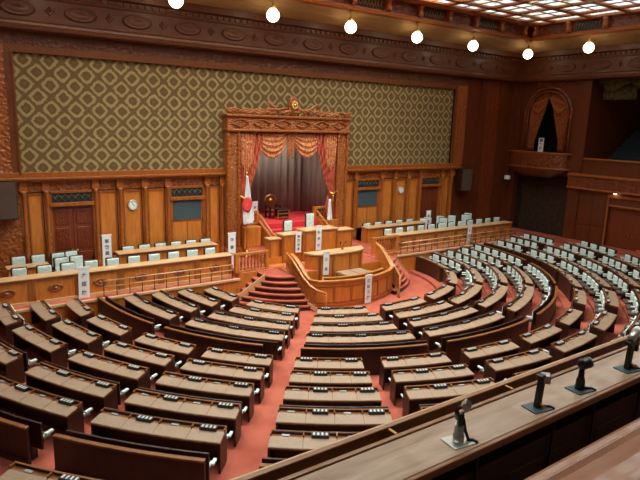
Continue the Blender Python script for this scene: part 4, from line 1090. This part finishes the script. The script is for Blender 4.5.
# on the right the blocks lie a little closer to their aisles
RBk[9] = (28.3, 38.6, RBk[9][2]); RBk[10] = (41.6, 52.6, RBk[10][2])
for bi, (a0, a1, rows) in enumerate(RBk):
    for ri, n in rows.items():
        if a1 < 0 and ri >= 9: pass
        desk_row(ri, a0, a1, n, 'curved dark desk row with tan tops, row %s of the %s rear block from left' % (NUM[ri - 4], ORD[bi]), 'rear block desk rows')
        seat_row(ri, a0, a1, n, 'row %s, %s rear block' % (NUM[ri - 4], ORD[bi]), 'seats of the rear blocks')
for a0, a1, lb in ((-64.2, -54.4, 'third'), (-52.2, -41.9, 'fourth'), (-38.6, -29, 'fifth')):
    low_wall(16.25, .68, 1.46, a0, a1, 'low curved dark partition with honey rail behind the %s rear block' % lb)
print('SEATS', NSEAT)

# ------------------------------------------------------------------ gallery counter in the foreground
CX, CY, CZ = -14.374, -23.446, 7.139
gz = CZ - 1.1
gcn = thing('gallery_counter', 'long polished brown counter with raised front rail in the foreground', 'counter', (-9, CY + 1.2, 5.1))
def gb(x0, x1, y0, y1, z0, z1, nm, mt, bv=.004):
    b2 = MB(); b2.box(x0 + 9, x1 + 9, y0 - CY - 1.2, y1 - CY - 1.2, z0 - 5.1, z1 - 5.1); return b2.build(nm, mt, gcn, bevel=bv)
M['counter'] = wood('counter_top', (.30, .19, .13), (.50, .35, .26), scale=(1.5, 9, 3), rough=.2, coat=.4)
M['counter_rail'] = wood('counter_rail', (.20, .075, .026), (.36, .15, .055), scale=(1, 8, 8), rough=.3, coat=.4)
M['bronze'] = wood('bronze_rail', (.26, .11, .07), (.42, .21, .14), scale=(1, 6, 6), rough=.16, coat=.6)
gb(-17.1, 17.1, CY + 1.14, CY + 1.325, gz - .03, gz, 'counter_top', 'counter')
gb(-17.1, 17.1, CY + 1.125, CY + 1.145, gz - .035, gz - .004, 'near_edge', 'counter_rail')
gb(-17.1, 17.1, CY + 1.325, CY + 1.333, gz - .06, gz - .012, 'dark_groove', 'dark', 0)
gb(-17.1, 17.1, CY + 1.333, CY + 1.352, gz - .05, gz + .001, 'inner_strip', 'counter_rail')
gb(-17.1, 17.1, CY + 1.352, CY + 1.41, gz - .11, gz - .055, 'trough', 'desk', 0)
gb(-17.1, 17.1, CY + 1.405, CY + 1.428, gz - .10, gz - .002, 'front_rail', 'counter_rail')
gb(-17.1, 17.1, CY + 1.428, CY + 1.437, gz - .10, gz - .004, 'rail_highlight', 'oak_pale', .003)  # pale strip painted as the highlight along the rail
gb(-17.1, 17.1, CY + 1.16, CY + 1.40, 5.1, gz - .115, 'counter_body', 'desk')
for k in range(12):
    xk = -15 + k * 2.63 if k else -13.05
    b2 = MB(); b2.box(xk + 9 - .006, xk + 9 + .006, .16, .20, gz - 5.1 - .05, gz - 5.1 - .005); b2.build('rail_clip', 'brass', gcn)
# front body panels seen in shadow
for k in range(40):
    xk = -14.5 + k * .62
    b2 = MB(); b2.box(xk + 9, xk + 9.5, -.045 + .0, -.035, .15, gz - 5.1 - .2); b2.build('body_panel', 'desk', gcn, bevel=.01)
# near rail by the camera: rounded top
nr = thing('near_gallery_rail', 'shiny rounded bronze brown handrail at the bottom right corner', 'handrail', (-9, CY + .6, 5.1))
b2 = MB(); z0 = gz + .02 - 5.1
prof = [(.0, z0 - .5), (.33, z0 - .5), (.33, z0 - .02), (.325, z0 - .002), (.31, z0 + .004), (.29, z0 + .002), (.27, z0 + .018), (.22, z0 + .05), (.15, z0 + .072), (.08, z0 + .075), (.0, z0 + .06)]
n = len(prof); vs = [(x, y, z) for x in (-6.3, 20) for y, z in prof]
b2.add(vs, [tuple(range(n)), tuple(range(2 * n - 1, n - 1, -1))] + [(i, n + i, n + (i + 1) % n, (i + 1) % n) for i in range(n)])
b2.build('rail_body', 'bronze', nr, bevel=.003)
nr.location.y = CY + .592

# recording microphones on the counter
def counter_mic(x, y, kind, label):
    root = thing('counter_microphone', label, 'microphone', (x, y, gz), 0, 'microphones on the counter')
    root.scale = (.92, .92, .9)
    def face(v, at): return Matrix.Translation(at) @ Vector(v).to_track_quat('Z', 'Y').to_matrix().to_4x4()
    Mz = Matrix.Rotation(math.radians(-8), 4, 'Z')
    b2 = MB(); b2.box(-.052, .052, -.042, .042, 0, .005, Mz); b2.build('base_plate', 'steel' if kind == 0 else 'slate', root, bevel=.0015)
    if kind == 0:
        b2 = MB(); b2.lathe([(.022, .005), (.022, .03), (.018, .032), (.018, .075)], n=16); b2.build('sleeve', 'steel', root)
        b2 = MB(); b2.tube([(0, 0, .075), (.004, -.002, .12)], .012, 10); b2.build('stem', 'black', root)
        b2 = MB(); b2.tube([(-.016, 0, .105), (-.022, 0, .135), (-.004, 0, .155)], .009, 8); b2.build('swivel', 'black', root)
        Mh = face((.35, -.5, .8), (.022, -.008, .155))
        b2 = MB(); b2.box(-.022, .022, -.016, .016, -.016, .012, Mh); hd = b2.build('head', 'steel', root, bevel=.003)
        b2 = MB(); b2.box(-.018, .018, -.012, .012, .012, .0145, Mh); b2.build('mesh_grille', 'black', hd)
    elif kind == 1:
        b2 = MB(); b2.box(-.014, .014, -.012, .012, .005, .15, Matrix.Rotation(math.radians(5), 4, 'Y')); b2.build('stem', 'black', root, bevel=.003)
        b2 = MB(); b2.lathe([(.008, 0), (.008, .03)], 0, 0, 0, 10, Matrix.Translation((.0, -.025, .025)) @ Matrix.Rotation(PI / 2, 4, 'X') @ Matrix.Translation((0, 0, -.015))); b2.build('screw', 'brass', root)
        b2 = MB(); Mh = face((.5, -.85, .1), (.032, -.004, .137)); b2.box(-.022, .022, -.02, .02, -.02, .02, Mh); hd = b2.build('head', 'grey', root, bevel=.004)
        b2 = MB(); b2.box(-.018, .018, -.016, .016, .02, .0215, Mh); b2.build('mesh_grille', 'taupe', hd)
        b2 = MB(); b2.box(-.016, .02, -.016, .016, .148, .16); b2.build('clamp', 'black', root, bevel=.003)
    elif kind == 2:
        b2 = MB(); b2.lathe([(.022, .005), (.02, .05), (.014, .07), (.012, .115)], n=12); b2.build('stem', 'black', root)
        Mh = face((.75, -.6, .45), (.012, -.006, .135))
        b2 = MB(); b2.lathe([(.018, -.03), (.026, -.02), (.027, .02), (.022, .026)], n=16, M4=Mh); hd = b2.build('head', 'black', root)
        b2 = MB(); b2.lathe([(.016, .026), (.014, .029), (.0, .030)], n=16, M4=Mh); b2.lathe([(.021, .026), (.024, .028), (.021, .03)], n=20, M4=Mh); b2.build('mesh_grille', 'grey', hd)
        b2 = MB(); b2.lathe([(0, -.02), (.014, -.015), (.016, 0), (.01, .02)], -.018, 0, .14, 10); b2.build('swivel', 'black', root)
    else:
        b2 = MB(); b2.box(-.016, .016, -.012, .012, .005, .14, Matrix.Rotation(math.radians(4), 4, 'Y')); b2.build('stem', 'black', root, bevel=.003)
        b2 = MB(); b2.lathe([(.008, 0), (.008, .03)], 0, 0, 0, 10, Matrix.Translation((.01, -.01, .03)) @ Matrix.Rotation(PI / 2, 4, 'X')); b2.build('screw', 'brass', root)
        b2 = MB(); b2.tube([(-.005, 0, .165), (.06, .01, .19)], [.02, .022], 12); hd = b2.build('head', 'steel', root)
        b2 = MB(); b2.tube([(.06, .01, .19), (.09, .014, .2)], [.024, .02], 12); b2.build('windscreen', 'white', hd)
        b2 = MB(); b2.box(-.03, .05, -.016, .016, .138, .16); b2.build('clamp', 'black', root, bevel=.003)
        b2 = MB(); b2.box(.05, .07, -.012, .012, .09, .17); b2.build('hanging_plug', 'black', root, bevel=.003)
    # cable leaving over the near edge
    b2 = MB(); b2.tube([(.012, -.005, .10 if kind == 0 else .02), (.02, -.012, .05 if kind == 0 else .012), (.035, -.02, .008), (.05, -.028, .008), (.055, -.045, .006), (.056, -.052, -.04), (.056, -.052, -.3)], .006 if kind else .007, 8); b2.build('cable', 'black', root)
counter_mic(CX + 1.43 + .04, CY + 1.196, 0, 'silver based microphone on the counter, leftmost, with square head')
counter_mic(CX + 1.895 + .04, CY + 1.196, 1, 'slim black microphone with square grey head, second along the counter')
counter_mic(CX + 2.20 + .04, CY + 1.196, 2, 'black microphone with round ringed head, third along the counter')
counter_mic(CX + 2.60 + .04, CY + 1.196, 3, 'black microphone with bright silver and white head at the right edge')

# ------------------------------------------------------------------ light and camera
def area(name, loc, size, power, color=(1, 1, 1), rot=(0, 0, 0), sy=None):
    l = bpy.data.lights.new(name, 'AREA'); l.energy = power; l.size = size; l.color = color
    if sy: l.shape = 'RECTANGLE'; l.size_y = sy
    o = bpy.data.objects.new(name, l); o.location = loc; o.rotation_euler = rot; COL.objects.link(o); return o
sky_light = area('daylight_above_skylight', (-2.5, -7.6, 13.24), 19, 7800, (1, .97, .92), sy=10); sky_light.data.spread = math.radians(125)
counter_fill = area('counter_fill_above_skylight', (-9.5, -19.6, 13.24), 12, 850, (1, .96, .9), sy=4.5); counter_fill.data.spread = math.radians(80)  # extra area light added to brighten the foreground counter
w = bpy.data.worlds.new('world'); scene.world = w; w.use_nodes = True
w.node_tree.nodes['Background'].inputs[0].default_value = (.05, .05, .06, 1); w.node_tree.nodes['Background'].inputs[1].default_value = .2

cam = bpy.data.cameras.new('camera'); co = bpy.data.objects.new('camera', cam); COL.objects.link(co)
yaw, pitch, roll, foc = math.radians(35.097), math.radians(11.796), math.radians(1.804), 563.285
fwd = Vector((math.sin(yaw) * math.cos(pitch), math.cos(yaw) * math.cos(pitch), -math.sin(pitch)))
rt = Vector((math.cos(yaw), -math.sin(yaw), 0)); up = rt.cross(fwd)
r2 = rt * math.cos(roll) + up * math.sin(roll); u2 = -rt * math.sin(roll) + up * math.cos(roll)
mw = Matrix((r2, u2, -fwd)).transposed().to_4x4(); mw.translation = (CX, CY, CZ)
co.matrix_world = mw; cam.sensor_width = 36; cam.lens = foc / 640 * 36; cam.clip_start = .05; cam.clip_end = 200
scene.camera = co
vs_ = scene.view_settings; vs_.view_transform = 'Standard'; vs_.look = 'None'; vs_.gamma = 1; vs_.exposure = 0.36; vs_.use_curve_mapping = False
